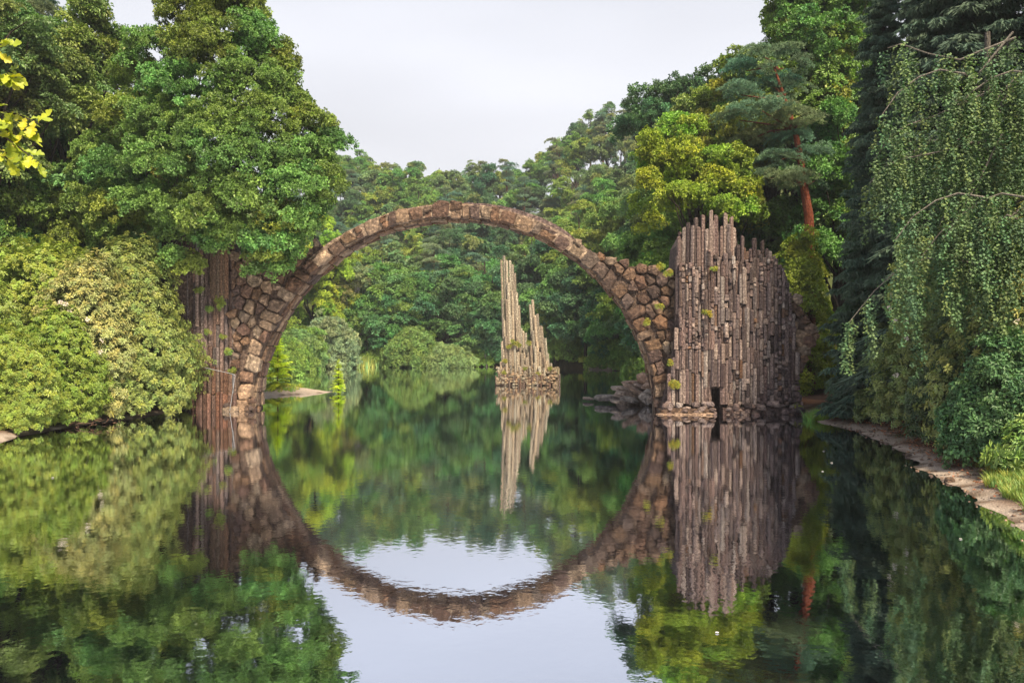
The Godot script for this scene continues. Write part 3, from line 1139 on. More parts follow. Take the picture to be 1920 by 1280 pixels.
# ---------------------------------------------------------------- basalt spires in the lake
func make_spires() -> void:
	var d := 72.5
	var o := at(988, 640, d)
	o.y = 0
	var t := thing("basalt_spire", "pale twin-peaked cluster of upright basalt columns rising from the lake", "rock formation", o)
	var sc := d / F
	var lp := func(px: float, py: float) -> Vector2: return Vector2((px - 988.0) * sc, EYE + (640.0 - py) * sc)
	var body := MB.new()
	var pl := PackedVector2Array()
	for p in [[932, 726], [938, 700], [946, 640], [948, 520], [958, 520], [964, 570], [972, 640], [990, 668], [998, 600], [1004, 610], [1018, 660], [1026, 690], [1044, 700], [1046, 726]]:
		pl.append(lp.call(p[0], p[1]))
	if Geometry2D.is_polygon_clockwise(pl):
		pl.reverse()
	sheet(pl, -0.95, -0.3, Color(0.3, 0.26, 0.21), body)
	part(t, "core", body.commit(), M.stone)
	var cols := [[940, 487, 0], [945, 479, 0], [950, 488, 1], [956, 488, 0], [961, 496, 0], [964.5, 512, 0], [969, 548, 0], [973, 573, 0], [977, 616, 0], [981, 621, 0], [986, 624, 0], [991, 641, 0], [994, 571, 0], [998.5, 562, 0], [1003, 592, 1], [1007, 589, 0], [1011, 612, 0], [1015, 611, 0], [1019, 634, 0], [1023, 634, 0], [1027, 662, 0], [1033, 681, 0], [1037, 690, 0],
		[942, 560, 2], [945, 600, 2], [950, 562, 2], [953, 530, 2], [957, 590, 2], [960, 545, 1], [941, 640, 2], [944, 655, 3], [948, 630, 3], [952, 640, 2], [956, 650, 3], [961, 620, 2], [965, 640, 3], [968, 600, 1], [970, 660, 3], [974, 650, 2], [979, 662, 3], [983, 650, 2], [987, 670, 3], [990, 660, 2], [995, 640, 2], [999, 620, 2], [1003, 650, 3], [1007, 640, 2], [1012, 660, 3], [1016, 645, 2], [1020, 668, 3], [1025, 676, 2], [939, 678, 3], [935, 688, 3], [943, 690, 4], [950, 680, 4], [958, 684, 4], [966, 680, 4], [975, 686, 4], [984, 684, 4], [993, 686, 4], [1002, 680, 4], [1011, 686, 4], [1020, 690, 4]]
	for c in cols:
		var lean: float = lerpf(0.0, -0.035, clampf((1040.0 - c[0]) / 100.0, 0, 1)) if c[0] < 992 else -0.06
		var foot := 712.0
		var top: Vector2 = lp.call(c[0], c[1])
		var bot: Vector2 = lp.call(c[0], foot)
		var h := top.y - bot.y
		var w := rr(0.2, 0.29)
		var col := tint(Color(0.62, 0.57, 0.46).lerp(Color(0.33, 0.29, 0.24), pow(rng.randf(), 1.5)), 0.18, 0.06)
		part(t, "column", upright(h, w, w * 1.1, col, null, Vector3.ZERO, Vector2(lean, 0)), M.column, Transform3D(Basis(), Vector3(top.x - lean * h, bot.y, -0.15 + float(c[2]) * 0.2 + rr(-0.06, 0.06))))
	for c in [[1040, 690], [1046, 688]]:
		var top: Vector2 = lp.call(c[0], c[1])
		part(t, "column", upright(top.y + 0.2, 0.3, 0.3, Color(0.33, 0.3, 0.2)), M.column, Transform3D(Basis(), Vector3(top.x, -0.2, 0.5)))
	# the ring of short stumps at the waterline
	for k in 46:
		var px := 929.0 + 119.0 * k / 45.0
		var p: Vector2 = lp.call(px + rr(-1, 1), rr(699, 717))
		part(t, "stump", upright(p.y + 0.3, rr(0.16, 0.24), 0.25, tint(Color(0.24, 0.18, 0.15), 0.4)), M.column, Transform3D(Basis(), Vector3(p.x, -0.3, 0.92 + rr(-0.22, 0.16) - 0.5 * pow(absf(px - 988.0) / 60.0, 3))))
	var rub := MB.new()
	for k in 330:
		var px := rr(931, 1045)
		var py := rr(688, 720)
		var p: Vector2 = lp.call(px, py)
		boulder(Vector3(rr(0.06, 0.2), rr(0.05, 0.13), rr(0.07, 0.15)), tint(Color(0.42, 0.35, 0.26), 0.3), 0.25, rub, Transform3D(Basis(Vector3.UP, rr(0, 3)), Vector3(p.x, p.y, 0.75 - (706.0 - py) * 0.02 + rr(-0.1, 0.1))))
	part(t, "rubble", rub.commit(), M.stone).set_meta("kind", "stuff")
	var fill := MB.new()
	sheet(PackedVector2Array([lp.call(930, 728), lp.call(1047, 728), lp.call(1044, 704), lp.call(1030, 694), lp.call(944, 692), lp.call(933, 704)]), -1.0, 0.6, Color(0.14, 0.11, 0.09), fill)
	part(t, "base", fill.commit(), M.stone)
	var xf := []
	var cc := []
	for q in [[962, 641], [966, 644], [972, 646], [955, 650], [990, 642], [948, 676], [1030, 690], [985, 690], [944, 698], [1010, 700]]:
		var p: Vector2 = lp.call(q[0], q[1])
		for k in 4:
			xf.append(Transform3D(turned(Vector3(0, 0.6, 1) + rdir() * 0.4, rr(0.12, 0.25)), Vector3(p.x + rr(-0.15, 0.15), p.y + rr(-0.08, 0.08), 0.75)))
			cc.append(tint(Color(0.22, 0.23, 0.05), 0.2))
	many(t, "moss_tuft", C.tuft1, M.leaf, xf, cc)


# ---------------------------------------------------------------- loose rocks by the pier
func make_rocks() -> void:
	for r in [[1102, 747, 52.6, 0.26, 0.08, 0.0, "small flat rock standing alone in the water off the heap"], [1140, 745, 51.0, 0.75, 0.17, 0.02, "long low pinkish slab at the tip of the rock heap"], [1165, 729, 51.5, 0.62, 0.16, 0.1, "pale speckled slab lying high on the rock heap"], [1172, 740, 50.5, 0.7, 0.2, 0.1, "flat grey brown slab in the middle of the rock heap"], [1195, 735, 50.0, 0.85, 0.16, 0.55, "long beige slab leaning up on the rock heap"], [1190, 718, 51.5, 0.75, 0.13, 0.06, "thin pale slab jutting over the water from the heap"], [1212, 712, 51.2, 0.6, 0.3, 0.5, "rough brown rock on top of the heap"], [1222, 722, 50.2, 0.55, 0.18, -0.1, "light grey slab beside the arch foot"], [1210, 746, 49.0, 0.4, 0.28, 0.8, "dark slanted rock at the foot of the heap"], [1226, 736, 49.2, 0.5, 0.16, 0.05, "flat grey stone tucked against the arch foot"], [1228, 750, 47.6, 0.35, 0.2, 0.1, "pale round stone at the waterline by the arch"], [1180, 749, 49.2, 0.45, 0.14, 0.2, "wet brown stone at the waterline under the heap"], [1205, 727, 51.0, 0.55, 0.15, 0.3, "mid brown slab wedged under the top rock"], [1232, 712, 50.8, 0.5, 0.3, 0.3, "mossy rock between heap and arch"], [1156, 752, 48.4, 0.3, 0.09, 0.0, "small wet pink stone in front of the heap"]]:
		var p := at(r[0], r[1], r[2])
		var t := thing("rock", r[6], "rock", p, "rocks heaped by the arch foot")
		var b := Basis(Vector3.FORWARD, r[5]) * Basis(Vector3.UP, rr(-0.5, 0.5))
		part(t, "stone", boulder(Vector3(r[3] * 1.25, r[4] * 1.25, 0.6), tint(Color(0.52, 0.43, 0.37), 0.25), 0.22), M.stone, Transform3D(b, Vector3.ZERO))
	# the mound that carries them
	var m := MB.new()
	boulder(Vector3(1.9, 0.95, 1.5), Color(0.34, 0.28, 0.24), 0.2, m)
	var t2 := thing("boulder", "broad brown boulder under the rock heap beside the arch foot", "rock", at(1212, 752, 51.0) * Vector3(1, 0, 1), "")
	part(t2, "stone", m.commit(), M.stone)


# ---------------------------------------------------------------- vegetation of the place
func make_far_forest() -> void:
	var row := 0
	var palette := [
		[Color(0.095, 0.185, 0.045), "mid green"], [Color(0.07, 0.15, 0.05), "deep green"], [Color(0.055, 0.12, 0.055), "dark blue green"],
		[Color(0.16, 0.235, 0.05), "yellow green"], [Color(0.13, 0.19, 0.075), "pale grey green"], [Color(0.11, 0.21, 0.045), "fresh green"]]
	for d in [119.0, 125.0, 134.0, 145.0, 157.0, 170.0, 184.0, 199.0, 215.0, 232.0, 250.0]:
		var px := 545.0 + rr(-10, 10)
		var w := 34.0 if row < 2 else 46.0
		while px < 1330.0:
			var dd: float = d + rr(-4, 4)
			if row < 3 and px < 668.0:
				px += w
				continue
			var x := (px - 960.0) / F * dd
			if row == 0:
				dd = 96.0
				while dd < 130.0 and shore_distance(Vector2((px - 960.0) / F * dd, -dd)) < 1.2:
					dd += 1.0
				dd += rr(0.0, 1.5)
				x = (px - 960.0) / F * dd
			var g := ground(x, -dd)
			if g < 0.1:
				px += w
				continue
			var lowrow := row < 3
			var k := rng.randi() % 3
			if not lowrow:
				k = [3, 4, 5, 0, 4, 3, 2][rng.randi() % 7]
			var pal: Array = palette[k]
			var h := rr(12, 17) if row == 0 else rr(14, 20)
			var place := "at the far shore" if row == 0 else ("behind the far shore trees" if lowrow else "on the far hillside")
			var grp := "trees of the far shore" if lowrow else "trees on the far hillside"
			var kind := rng.randf()
			var sw := rr(4.4, 6.2)
			if row > 1 and row < 9 and kind < 0.16:
				pine("pine_tree", "%s grey green pine with a rounded crown on the far hillside" % ("tall" if h > 17.0 else "shorter"), "pines on the far hillside", Vector3(x, g, -dd), h, pine_pads(h, rr(2.8, 3.6), 0.35, 15), Color(0.10, 0.15, 0.085), Color(0.22, 0.1, 0.06), 0.22, 1.0, 12)
			elif row > 1 and row < 8 and kind < 0.2:
				spruce("spruce_tree", "slim dark spruce with a pointed top on the far hillside", "spruces on the far hillside", Vector3(x, g, -dd), h + 2.0, 2.6, Color(0.05, 0.095, 0.05), 0.1, 0.3, 130)
			else:
				tree("broadleaf_tree", "%s%s %s broadleaf tree %s" % ["tall" if h > 17.0 else "low", " wide" if sw > 5.3 else " narrow", pal[1], place], grp, Vector3(x, g, -dd), h, sw, rr(3.6, 4.6), 0.0 if row == 0 else 0.08, pal[0], {"skirt": lowrow, "n": 28 if lowrow else 18, "share": 0.36, "flat": 0.42 if lowrow else 0.6, "per": 14 if lowrow else 13, "size": 1.0, "clump": "pad%d" % (rng.randi() % 3) if rng.randf() < 0.7 else "tuft%d" % (rng.randi() % 3)})
			px += w * rr(0.75, 1.3)
		row += 1

func make_background() -> void:
	# ---- behind the arch on the near side
	var yg := Color(0.21, 0.29, 0.035)
	for q in [[592, 122.0, 24.0, 5.4, yg, "bright yellow green leafy tree seen through the arch beside the mossy pier"], [540, 116.0, 20.0, 4.8, Color(0.17, 0.25, 0.04), "green leafy tree at the far bank close to the mossy pier"], [645, 126.0, 20.5, 4.2, Color(0.19, 0.27, 0.04), "slimmer yellow green tree behind the silvery willow"], [490, 112.0, 22.0, 5.0, Color(0.11, 0.19, 0.045), "mid green tree hidden half by the foot of the arch"]]:
		var lx: float = (q[0] - 960.0) / F * q[1]
		tree("lime_tree", q[5], "", Vector3(lx, ground(lx, -q[1]), -q[1]), q[2], q[3], q[3] * 0.85, 0.03, q[4], {"n": 40, "share": 0.25, "per": 16, "size": 0.85, "clump": "tuft0", "skirt": true})
	shrub("willow_shrub", "silvery grey green willow shrub at the water beyond the spit", "", Vector3(-26.8, 0.05, -118.5), Vector3(3.7, 6.6, 3.0), Color(0.19, 0.25, 0.14), "tuft1", 0.75, 420, M.leaf, {"bump": 0.4})
	shrub("willow_shrub", "darker low willow shrub beside the silvery willow", "", Vector3(-29.8, 0.1, -112.5), Vector3(3.4, 4.4, 2.8), Color(0.12, 0.2, 0.07), "tuft2", 0.7, 320, M.leaf, {"bump": 0.4})
	shrub("waterside_shrub", "rounded green shrub on the far shore", "", at(770, 688, 120) * Vector3(1, 0, 1) + Vector3(0, 0.2, -2), Vector3(3.4, 5.2, 2.6), Color(0.12, 0.19, 0.05), "tuft0", 0.8, 330, M.leaf, {})
	shrub("waterside_shrub", "low feathery pale green shrub at the waterline of the far shore", "", at(835, 688, 120) * Vector3(1, 0, 1) + Vector3(0, 0.1, -1), Vector3(3.6, 2.8, 2.2), Color(0.16, 0.23, 0.09), "tuft2", 0.6, 380, M.leaf, {"bump": 0.4})
	for q in [[1150, 690, 112, 3.0, 3.0], [1195, 690, 108, 3.2, 3.6], [705, 686, 125, 2.6, 1.9], [745, 687, 125, 2.0, 1.6], [560, 0, 114, 3.2, 4.0], [545, 0, 104, 3.0, 3.6], [520, 0, 98, 3.2, 4.2], [505, 0, 88, 2.8, 3.4], [610, 0, 123, 3.2, 3.6], [1215, 0, 97, 2.6, 2.6], [1060, 0, 121, 2.6, 3.2], [960, 0, 126, 3.0, 3.0], [1010, 0, 125, 2.6, 2.2], [890, 0, 126, 2.6, 2.4]]:
		shrub("bank_shrub", "low bright green shrub growing along the far shore", "low shrubs of the far shore", Vector3((q[0] - 960) / F * q[2], ground((q[0] - 960) / F * q[2], -q[2]) - 0.05, -q[2]), Vector3(q[3], q[4], 2), Color(0.14, 0.23, 0.05), "tuft1", 0.6, 240, M.leaf, {"bump": 0.4})
	# birch with a white stem
	tree("birch_tree", "slender birch with a white trunk standing before the far trees", "", Vector3((668 - 960) / F * 124.5, ground((668 - 960) / F * 124.5, -124.5), -124.5), 18.5, 3.0, 2.6, 0.28, Color(0.16, 0.2, 0.09), {"n": 24, "share": 0.3, "per": 11, "size": 0.7, "clump": "tuft1", "trunk": 0.15, "wood": Color(0.62, 0.6, 0.56), "bend": 0.3})
	var snag := thing("dead_sapling", "thin bare grey sapling leaning over the far shore", "tree", Vector3((913 - 960) / F * 124.5, ground((913 - 960) / F * 124.5, -124.5), -124.5))
	var sm := MB.new()
	sm.tube([Vector3(0, -0.5, 0), Vector3(-0.3, 1.6, 0), Vector3(-0.8, 3.8, 0), Vector3(-0.9, 5.0, -0.1)], [0.13, 0.1, 0.07, 0.03], 6, Color(0.3, 0.27, 0.25))
	part(snag, "trunk", sm.commit(), M.bark)
	# swamp cypresses
	for q in [[520, 700, 60.5, 4.0, 1.5, "bright yellow young cypress on the sandy spit"], [634, 733, 60.5, 2.75, 0.75, "smaller bright yellow cypress standing in the water off the spit"]]:
		var p: Vector3 = at(q[0], q[1], q[2]) * Vector3(1, 0, 1)
		p.y = maxf(ground(p.x, p.z), -0.3)
		var t := thing("young_cypress", q[5], "tree", p)
		var wood := MB.new()
		wood.tube([Vector3(0, -0.4, 0), Vector3(0.03, q[3] * 0.5, 0), Vector3(0, q[3], 0)], [0.07, 0.045, 0.012], 6, Color(0.2, 0.1, 0.06))
		part(t, "trunk", wood.commit(), M.bark)
		var xf := []
		var cols := []
		for k in 210:
			var f := 0.16 + 0.84 * pow(rng.randf(), 0.9)
			f = roundf(f * 7.0) / 7.0 + rr(-0.06, 0.06)
			var a := rr(0, TAU)
			var l: float = q[4] * (1.12 - f) * rr(0.55, 1.25) + 0.12
			var x := Vector3(cos(a), rr(-0.3, 0.25), sin(a)).normalized()
			var z := x.cross(Vector3.UP).normalized()
			l *= 0.85 + 0.3 * sin(a * 2.0 + q[0])
			xf.append(Transform3D(Basis(x * l, z.cross(x) * l, z * l), Vector3(0, f * q[3], 0)))
			cols.append(tint(Color(0.34, 0.42, 0.03), 0.2, 0.06))
		many(t, "crown", C.frond, M.leaf, xf, cols)

	# ---- slope behind the tall pier
	var grp := "broadleaf trees behind the tall pier"
	for q in [[1285, 66, 16, 5.0, 0.08, Color(0.1, 0.19, 0.045), "mid green"], [1150, 117, 25, 6.0, 0.05, Color(0.15, 0.22, 0.05), "light green"], [1085, 127, 23, 5.8, 0.05, Color(0.13, 0.21, 0.05), "fresh green"], [1262, 92, 25, 6.0, 0.1, Color(0.12, 0.17, 0.06), "olive green"], [1290, 58, 12, 4.2, 0.05, Color(0.09, 0.2, 0.045), "vivid green"], [1450, 62, 15, 4.6, 0.1, Color(0.08, 0.17, 0.05), "deep green"], [1375, 62, 25.5, 5.5, 0.25, Color(0.16, 0.21, 0.04), "tall fresh green"], [1580, 56, 20, 5, 0.1, Color(0.1, 0.19, 0.045), "tall mid green"], [1500, 60, 30, 6.0, 0.25, Color(0.13, 0.21, 0.045), "tall light green"], [1440, 64, 30, 6.0, 0.3, Color(0.12, 0.19, 0.045), "tall leafy green"], [1600, 57, 27, 4.2, 0.1, Color(0.15, 0.21, 0.045), "tall yellowish green"], [1320, 72, 29, 5.5, 0.3, Color(0.11, 0.17, 0.05), "tall olive green"], [1565, 60, 33, 6, 0.4, Color(0.1, 0.18, 0.045), "tallest green"], [1600, 66, 29, 6.5, 0.25, Color(0.1, 0.18, 0.05), "tall green"], [1340, 92, 24, 6, 0.15, Color(0.09, 0.16, 0.045), "large dark green"], [1235, 100, 20, 5.5, 0.03, Color(0.08, 0.16, 0.05), "dark green"], [1200, 108, 27, 6.0, 0.05, Color(0.13, 0.2, 0.05), "broad light green"]]:
		var d: float = q[1]
		var x: float = (q[0] - 960.0) / F * d
		tree("broadleaf_tree", "%s tree on the slope behind the tall pier" % q[6], grp, Vector3(x, ground(x, -d), -d), q[2], q[3], q[3] * 0.85, q[4], q[5], {"n": 26, "share": 0.32, "flat": 0.55, "per": 26, "size": 0.78 if d < 70 else 0.9, "clump": "pad%d" % (rng.randi() % 3) if rng.randf() < 0.5 else "tuft%d" % (rng.randi() % 3), "lean": Vector3(0, 0, 0)})
	# the dark oak against the sky
	var o1 := Vector3((1270 - 960) / F * 82.0, 0, -82.0)
	o1.y = ground(o1.x, o1.z)
	tree("oak_tree", "dark oak with an open crown against the sky", "", o1, 34.5 - o1.y, 6.6, 5.4, 0.42, Color(0.065, 0.125, 0.05), {"n": 24, "share": 0.3, "flat": 0.65, "per": 20, "size": 0.85, "clump": "tuft1"})
	# the yellow oak in front of it
	var o2 := Vector3((1340 - 960) / F * 55.0, 0, -55.0)
	o2.y = ground(o2.x, o2.z)
	tree("oak_tree", "yellow green oak with dark crooked limbs above the tall pier", "", o2, 19.5, 4.7, 3.6, 0.4, Color(0.17, 0.245, 0.03), {"n": 44, "share": 0.2, "flat": 0.7, "per": 13, "size": 0.6, "clump": "tuft2", "lean": Vector3(-1.6, 0, 1), "trunk": 0.22, "bend": 0.8})
	# red stemmed pine
	var pp := at(1512, 640, 53)
	pp.y = ground(pp.x, pp.z)
	var pads := []
	for q in [[1435, 105, 55, 12], [1400, 130, 40, 11], [1470, 125, 40, 12], [1440, 155, 50, 12], [1390, 175, 40, 10], [1480, 170, 40, 12], [1430, 205, 60, 13], [1385, 222, 34, 9], [1500, 215, 35, 12], [1450, 245, 50, 12], [1400, 262, 30, 9], [1490, 262, 40, 11], [1520, 290, 36, 12], [1455, 300, 45, 11], [1430, 330, 40, 9], [1480, 335, 40, 10], [1530, 335, 30, 10]]:
		var w := at(q[0], q[1], 53.0 + rr(-1.5, 1.5)) - pp
		pads.append([w, Vector3(q[2], q[3] * 1.3, q[2] * 0.8) * 53.0 / F])
	var pt := thing("pine_tree", "tall pine with a bare red trunk and flat tiers of needles", "tree", pp)
	var wood := MB.new()
	var h := at(1440, 110, 53).y - pp.y
	var trunk := []
	for q in [[1520, 640], [1519, 480], [1517, 405], [1508, 350], [1502, 300], [1490, 240], [1470, 180], [1450, 120]]:
		trunk.append(at(q[0], q[1], 53) - pp)
	trunk[0] = Vector3(trunk[0].x, -0.5, 0)
	wood.tube(trunk, [0.36, 0.33, 0.3, 0.26, 0.22, 0.17, 0.12, 0.05], 10, Color(0.36, 0.105, 0.055))
	for pd in pads:
		var e: Vector3 = pd[0]
		var near: Vector3 = trunk[3]
		for q in trunk:
			if absf(q.y - e.y + 0.5) < absf(near.y - e.y + 0.5):
				near = q
		wood.tube([near, near.lerp(e, 0.5) + Vector3(0, rr(-0.3, 0.2), 0), e - Vector3(0, 0.1, 0)], [0.1, 0.07, 0.03], 5, Color(0.3, 0.11, 0.07))
	part(pt, "trunk", wood.commit(), M.bark)
	var xf := []
	var cols := []
	crown_of(pads, 26, 0.6, Color(0.085, 0.14, 0.075), xf, cols, 1.2, -0.1)
	many(pt, "crown", C.pine0, M.needle, xf, cols)
	# yellow shrub beside the pier and small ones
	var ys := at(1500, 500, 52.0)
	shrub("maple_shrub", "golden green spreading maple behind the shoulder of the tall pier", "", Vector3(ys.x, ground(ys.x, ys.z), ys.z), Vector3(2.3, 9.0, 1.9), Color(0.2, 0.25, 0.03), "pad1", 0.55, 420, M.leaf, {"bump": 0.35, "low": 0.0})

func make_oak() -> void:
	# the big oak over the mossy pier
	var base := at(285, 640, 48.5)
	base.y = ground(base.x, base.z)
	var t := thing("oak_tree", "huge spreading oak leaning over the mossy pier and the bridge", "tree", base)
	var lobes := []
	var sc := 46.0 / F
	for q in [[420, 20, 70, 0], [360, 40, 70, 1], [470, 60, 55, -1], [300, 90, 75, 1], [400, 100, 80, -1.5], [500, 110, 50, 0], [255, 140, 60, 2], [340, 165, 75, -2], [450, 165, 75, -1.5], [530, 160, 40, -0.5], [555, 195, 38, 0], [580, 230, 50, 0], [500, 225, 75, -2], [400, 240, 80, -3], [300, 240, 80, -2], [230, 230, 60, 1.5], [610, 270, 42, -0.5], [560, 300, 65, -1.5], [470, 310, 80, -3], [370, 320, 75, -3.5], [280, 320, 75, -2.5], [220, 330, 60, 0], [600, 335, 45, -1.5], [545, 365, 60, -2.5], [455, 385, 70, -3.2], [360, 395, 60, -3], [270, 390, 50, -2], [210, 400, 55, 0], [590, 385, 36, -2], [525, 425, 50, -2.8], [450, 440, 40, -2.6], [400, 450, 30, -2.4], [545, 465, 34, -2.6], [505, 480, 36, -2.4], [480, 455, 36, -2.6], [340, 440, 40, -2], [560, 430, 34, -2.8], [300, 420, 40, 1], [180, 300, 60, 2], [160, 380, 60, 2], [440, -20, 60, 0], [350, -10, 60, 1], [520, 500, 18, -2.4], [480, 510, 16, -2.4], [350, 500, 20, -2.2], [330, 485, 18, -2.4], [200, 440, 50, 1], [130, 440, 50, 2.5]]:
		var d: float = 46.0 + q[3]
		var p := at(q[0], q[1], d) - base
		var s: float = q[2] * sc * 0.82
		lobes.append([p + rdir() * s * 0.25, Vector3(s, s * 0.8, s * 0.9) * rr(0.85, 1.1)])
	var wood := MB.new()
	limbs(wood, Vector3(0, -0.5, 0), at(370, 60, 46.5) - base, 0.42, lobes, Color(0.06, 0.045, 0.045), 0.7, 0.55)
	part(t, "trunk", wood.commit(), M.bark)
	var groups := [[[], []], [[], []], [[], []]]
	for li in lobes.size():
		var g: Array = groups[li % 3]
		var l: Vector3 = lobes[li][1]
		var near := [lobes[li]]
		for lj in lobes.size():
			if lj != li and (lobes[lj][0] - lobes[li][0]).length() < l.x * 2.4:
				near.append(lobes[lj])
		var xf := []
		var cols := []
		var one := [near[0]]
		crown_of(one, int(20 + 28 * l.x * l.x), 0.55, Color(0.115, 0.185, 0.042), xf, cols, 0.75, -0.35, 0.3, 0.55)
		for k in xf.size():
			var p: Vector3 = xf[k].origin
			var crowded := false
			for nj in range(1, near.size()):
				var e: Vector3 = (p - near[nj][0]) / near[nj][1]
				if e.length_squared() < 0.4:
					crowded = true
					break
			if not crowded or rng.randf() < 0.3:
				g[0].append(xf[k])
				g[1].append(cols[k])
	for q in 3:
		many(t, "crown", C["tuft%d" % q], M.leaf, groups[q][0], groups[q][1])

func make_near_side() -> void:
	# ---- wood behind the oak and the shrubs
	var grp := "trees behind the big oak"
	for q in [[215, 60, 25, 5.5, 0.15, Color(0.17, 0.22, 0.045), "yellowish green"], [120, 64, 26, 6, 0.1, Color(0.14, 0.2, 0.05), "light green"], [40, 50, 25, 5.5, 0.15, Color(0.11, 0.17, 0.05), "mid green"], [130, 52, 26, 5.0, 0.3, Color(0.13, 0.19, 0.05), "tall leafy green"], [-40, 46, 24, 5.0, 0.3, Color(0.1, 0.15, 0.05), "tall shaded green"], [-60, 60, 26, 6, 0.1, Color(0.1, 0.18, 0.05), "broad green"], [300, 66, 22, 6, 0.05, Color(0.08, 0.15, 0.05), "dark green"], [420, 68, 17, 5, 0.05, Color(0.09, 0.17, 0.05), "low green"], [160, 52, 12, 4.5, 0.02, Color(0.07, 0.14, 0.045), "low dark green"], [80, 50, 13, 4.5, 0.02, Color(0.12, 0.19, 0.04), "low fresh green"], [250, 53, 11, 4, 0.02, Color(0.06, 0.12, 0.045), "low shaded green"], [0, 50, 11, 4.5, 0.02, Color(0.1, 0.18, 0.045), "low leafy green"]]:
		var d: float = q[1]
		var x: float = (q[0] - 960.0) / F * d
		tree("broadleaf_tree", "%s tree in the wood behind the big oak" % q[6], grp, Vector3(x, ground(x, -d), -d), q[2], q[3], q[3] * 0.85, q[4], q[5], {"n": 28, "share": 0.32, "flat": 0.55, "per": 26, "size": 0.75, "clump": "pad%d" % (rng.randi() % 3) if rng.randf() < 0.4 else "tuft%d" % (rng.randi() % 3)})
	# dark pine at the picture's corner
	var pb := at(20, 640, 58)
	pb.y = ground(pb.x, pb.z)
	pine("pine_tree", "dark blue green pine with long black boughs before the wood", "", pb, 27.0, pine_pads(27.0, 5.0, 0.45, 26), Color(0.06, 0.105, 0.06), Color(0.06, 0.045, 0.045), 0.3, 0.85, 22)

	# ---- shrubs along the bank
	var rh := Color(0.135, 0.17, 0.045)
	var q0 := at(236, 640, 43.0)
	shrub("rhododendron", "large rounded rhododendron beside the mossy pier", "", Vector3(q0.x, 0.15, q0.z), Vector3(3.5, 8.5, 3.0), rh, "whorl0", 0.21, 5200, M.gloss, {"bump": 0.24, "taper": 0.42, "belly": 0.36})
	var q1 := at(158, 640, 40.6)
	shrub("rhododendron", "rhododendron with white flower heads between two greener shrubs", "", Vector3(q1.x, 0.15, q1.z), Vector3(2.6, 7.4, 2.6), Color(0.18, 0.19, 0.065), "whorl1", 0.2, 3400, M.gloss, {"bump": 0.25, "low": -0.3, "lift": 0.4})
	var q2 := at(110, 640, 38.0)
	shrub("azalea", "deep green azalea with a yellow edge at the waterside", "", Vector3(q2.x, 0.1, q2.z), Vector3(1.95, 4.9, 2.0), Color(0.13, 0.185, 0.03), "whorl2", 0.15, 4200, M.leaf, {"bump": 0.2, "low": -0.3})
	var q3 := at(22, 640, 35.0)
	shrub("azalea", "yellow green azalea nearest the twiggy bank", "", Vector3(q3.x, 0.1, q3.z), Vector3(1.75, 4.0, 1.9), Color(0.165, 0.215, 0.04), "whorl0", 0.14, 4600, M.leaf, {"bump": 0.25, "low": -0.3})
	var q4 := at(70, 640, 45.0)
	shrub("azalea", "tall feathery yellow green shrub above the other bank shrubs", "", Vector3(q4.x, 0.2, q4.z), Vector3(4.2, 8.6, 2.4), Color(0.19, 0.24, 0.045), "whorl1", 0.19, 5200, M.leaf, {"bump": 0.3})
	var q5 := at(-60, 640, 39.0)
	shrub("azalea", "wide yellow green shrub at the edge of the bank planting", "", Vector3(q5.x, 0.2, q5.z), Vector3(3.0, 6.6, 2.5), Color(0.17, 0.22, 0.05), "whorl2", 0.18, 3600, M.leaf, {"bump": 0.3})
	# white flower heads on the second rhododendron
	var host: Node3D = get_node("rhododendron_001")
	flowers(host, [[118, 566], [125, 578], [133, 590], [140, 600], [147, 612], [152, 620], [144, 628], [157, 617], [192, 645], [192, 664], [193, 680], [168, 700], [162, 692], [155, 730], [164, 736], [172, 726], [150, 722], [169, 746], [122, 587], [110, 575], [139, 724], [158, 718], [152, 635], [160, 608]], 0.12)
	# twigs on the bank
	var tw := thing("driftwood", "tangle of bare brown twigs on the bank under the azaleas", "driftwood", at(160, 798, 37.4) * Vector3(1, 0, 1))
	for k in 46:
		var m := MB.new()
		var s := Vector3(rr(-2.4, 1.4), rr(0.03, 0.35), rr(-0.5, 0.9))
		s.z += -s.x * 0.25
		var e := s + Vector3(rr(-0.8, 0.8), rr(-0.15, 0.25), rr(-0.3, 0.3))
		m.tube([s, s.lerp(e, 0.5) + rdir() * 0.08, e], [0.018, 0.014, 0.006], 4, tint(Color(0.24, 0.14, 0.1), 0.4))
		part(tw, "twig", m.commit(), M.bark)
	# reeds beside the mossy pier
	grass_patch("reed_clump", "tuft of green reeds at the waterline beside the mossy pier", [[352, 768, 45.6, 0.4, 12]], Color(0.12, 0.22, 0.04), 0.9)

func grass_patch(called: String, label: String, spots: Array, col: Color, size: float) -> void:
	var xf := []
	var cols := []
	for s in spots:
		var c := at(s[0], 640, s[2])
		for k in s[4]:
			var p := Vector3(c.x + rr(-s[3], s[3]), 0, c.z + rr(-s[3], s[3]))
			var sd := shore_distance(Vector2(p.x, p.z))
			if sd < s[5] if s.size() > 5 else sd < -0.3:
				continue
			p.y = maxf(ground_of(p.x, p.z, sd), 0.0) - 0.03
			xf.append(Transform3D(turned(Vector3.UP + rdir() * 0.15, size * rr(0.5, 1.2)), p))
			cols.append(tint(col, 0.25, 0.25))
	var o := many(self, numbered(called), C.grass0, M.leaf, xf, cols)
	meta(o, label, "grass")
	o.set_meta("kind", "stuff")

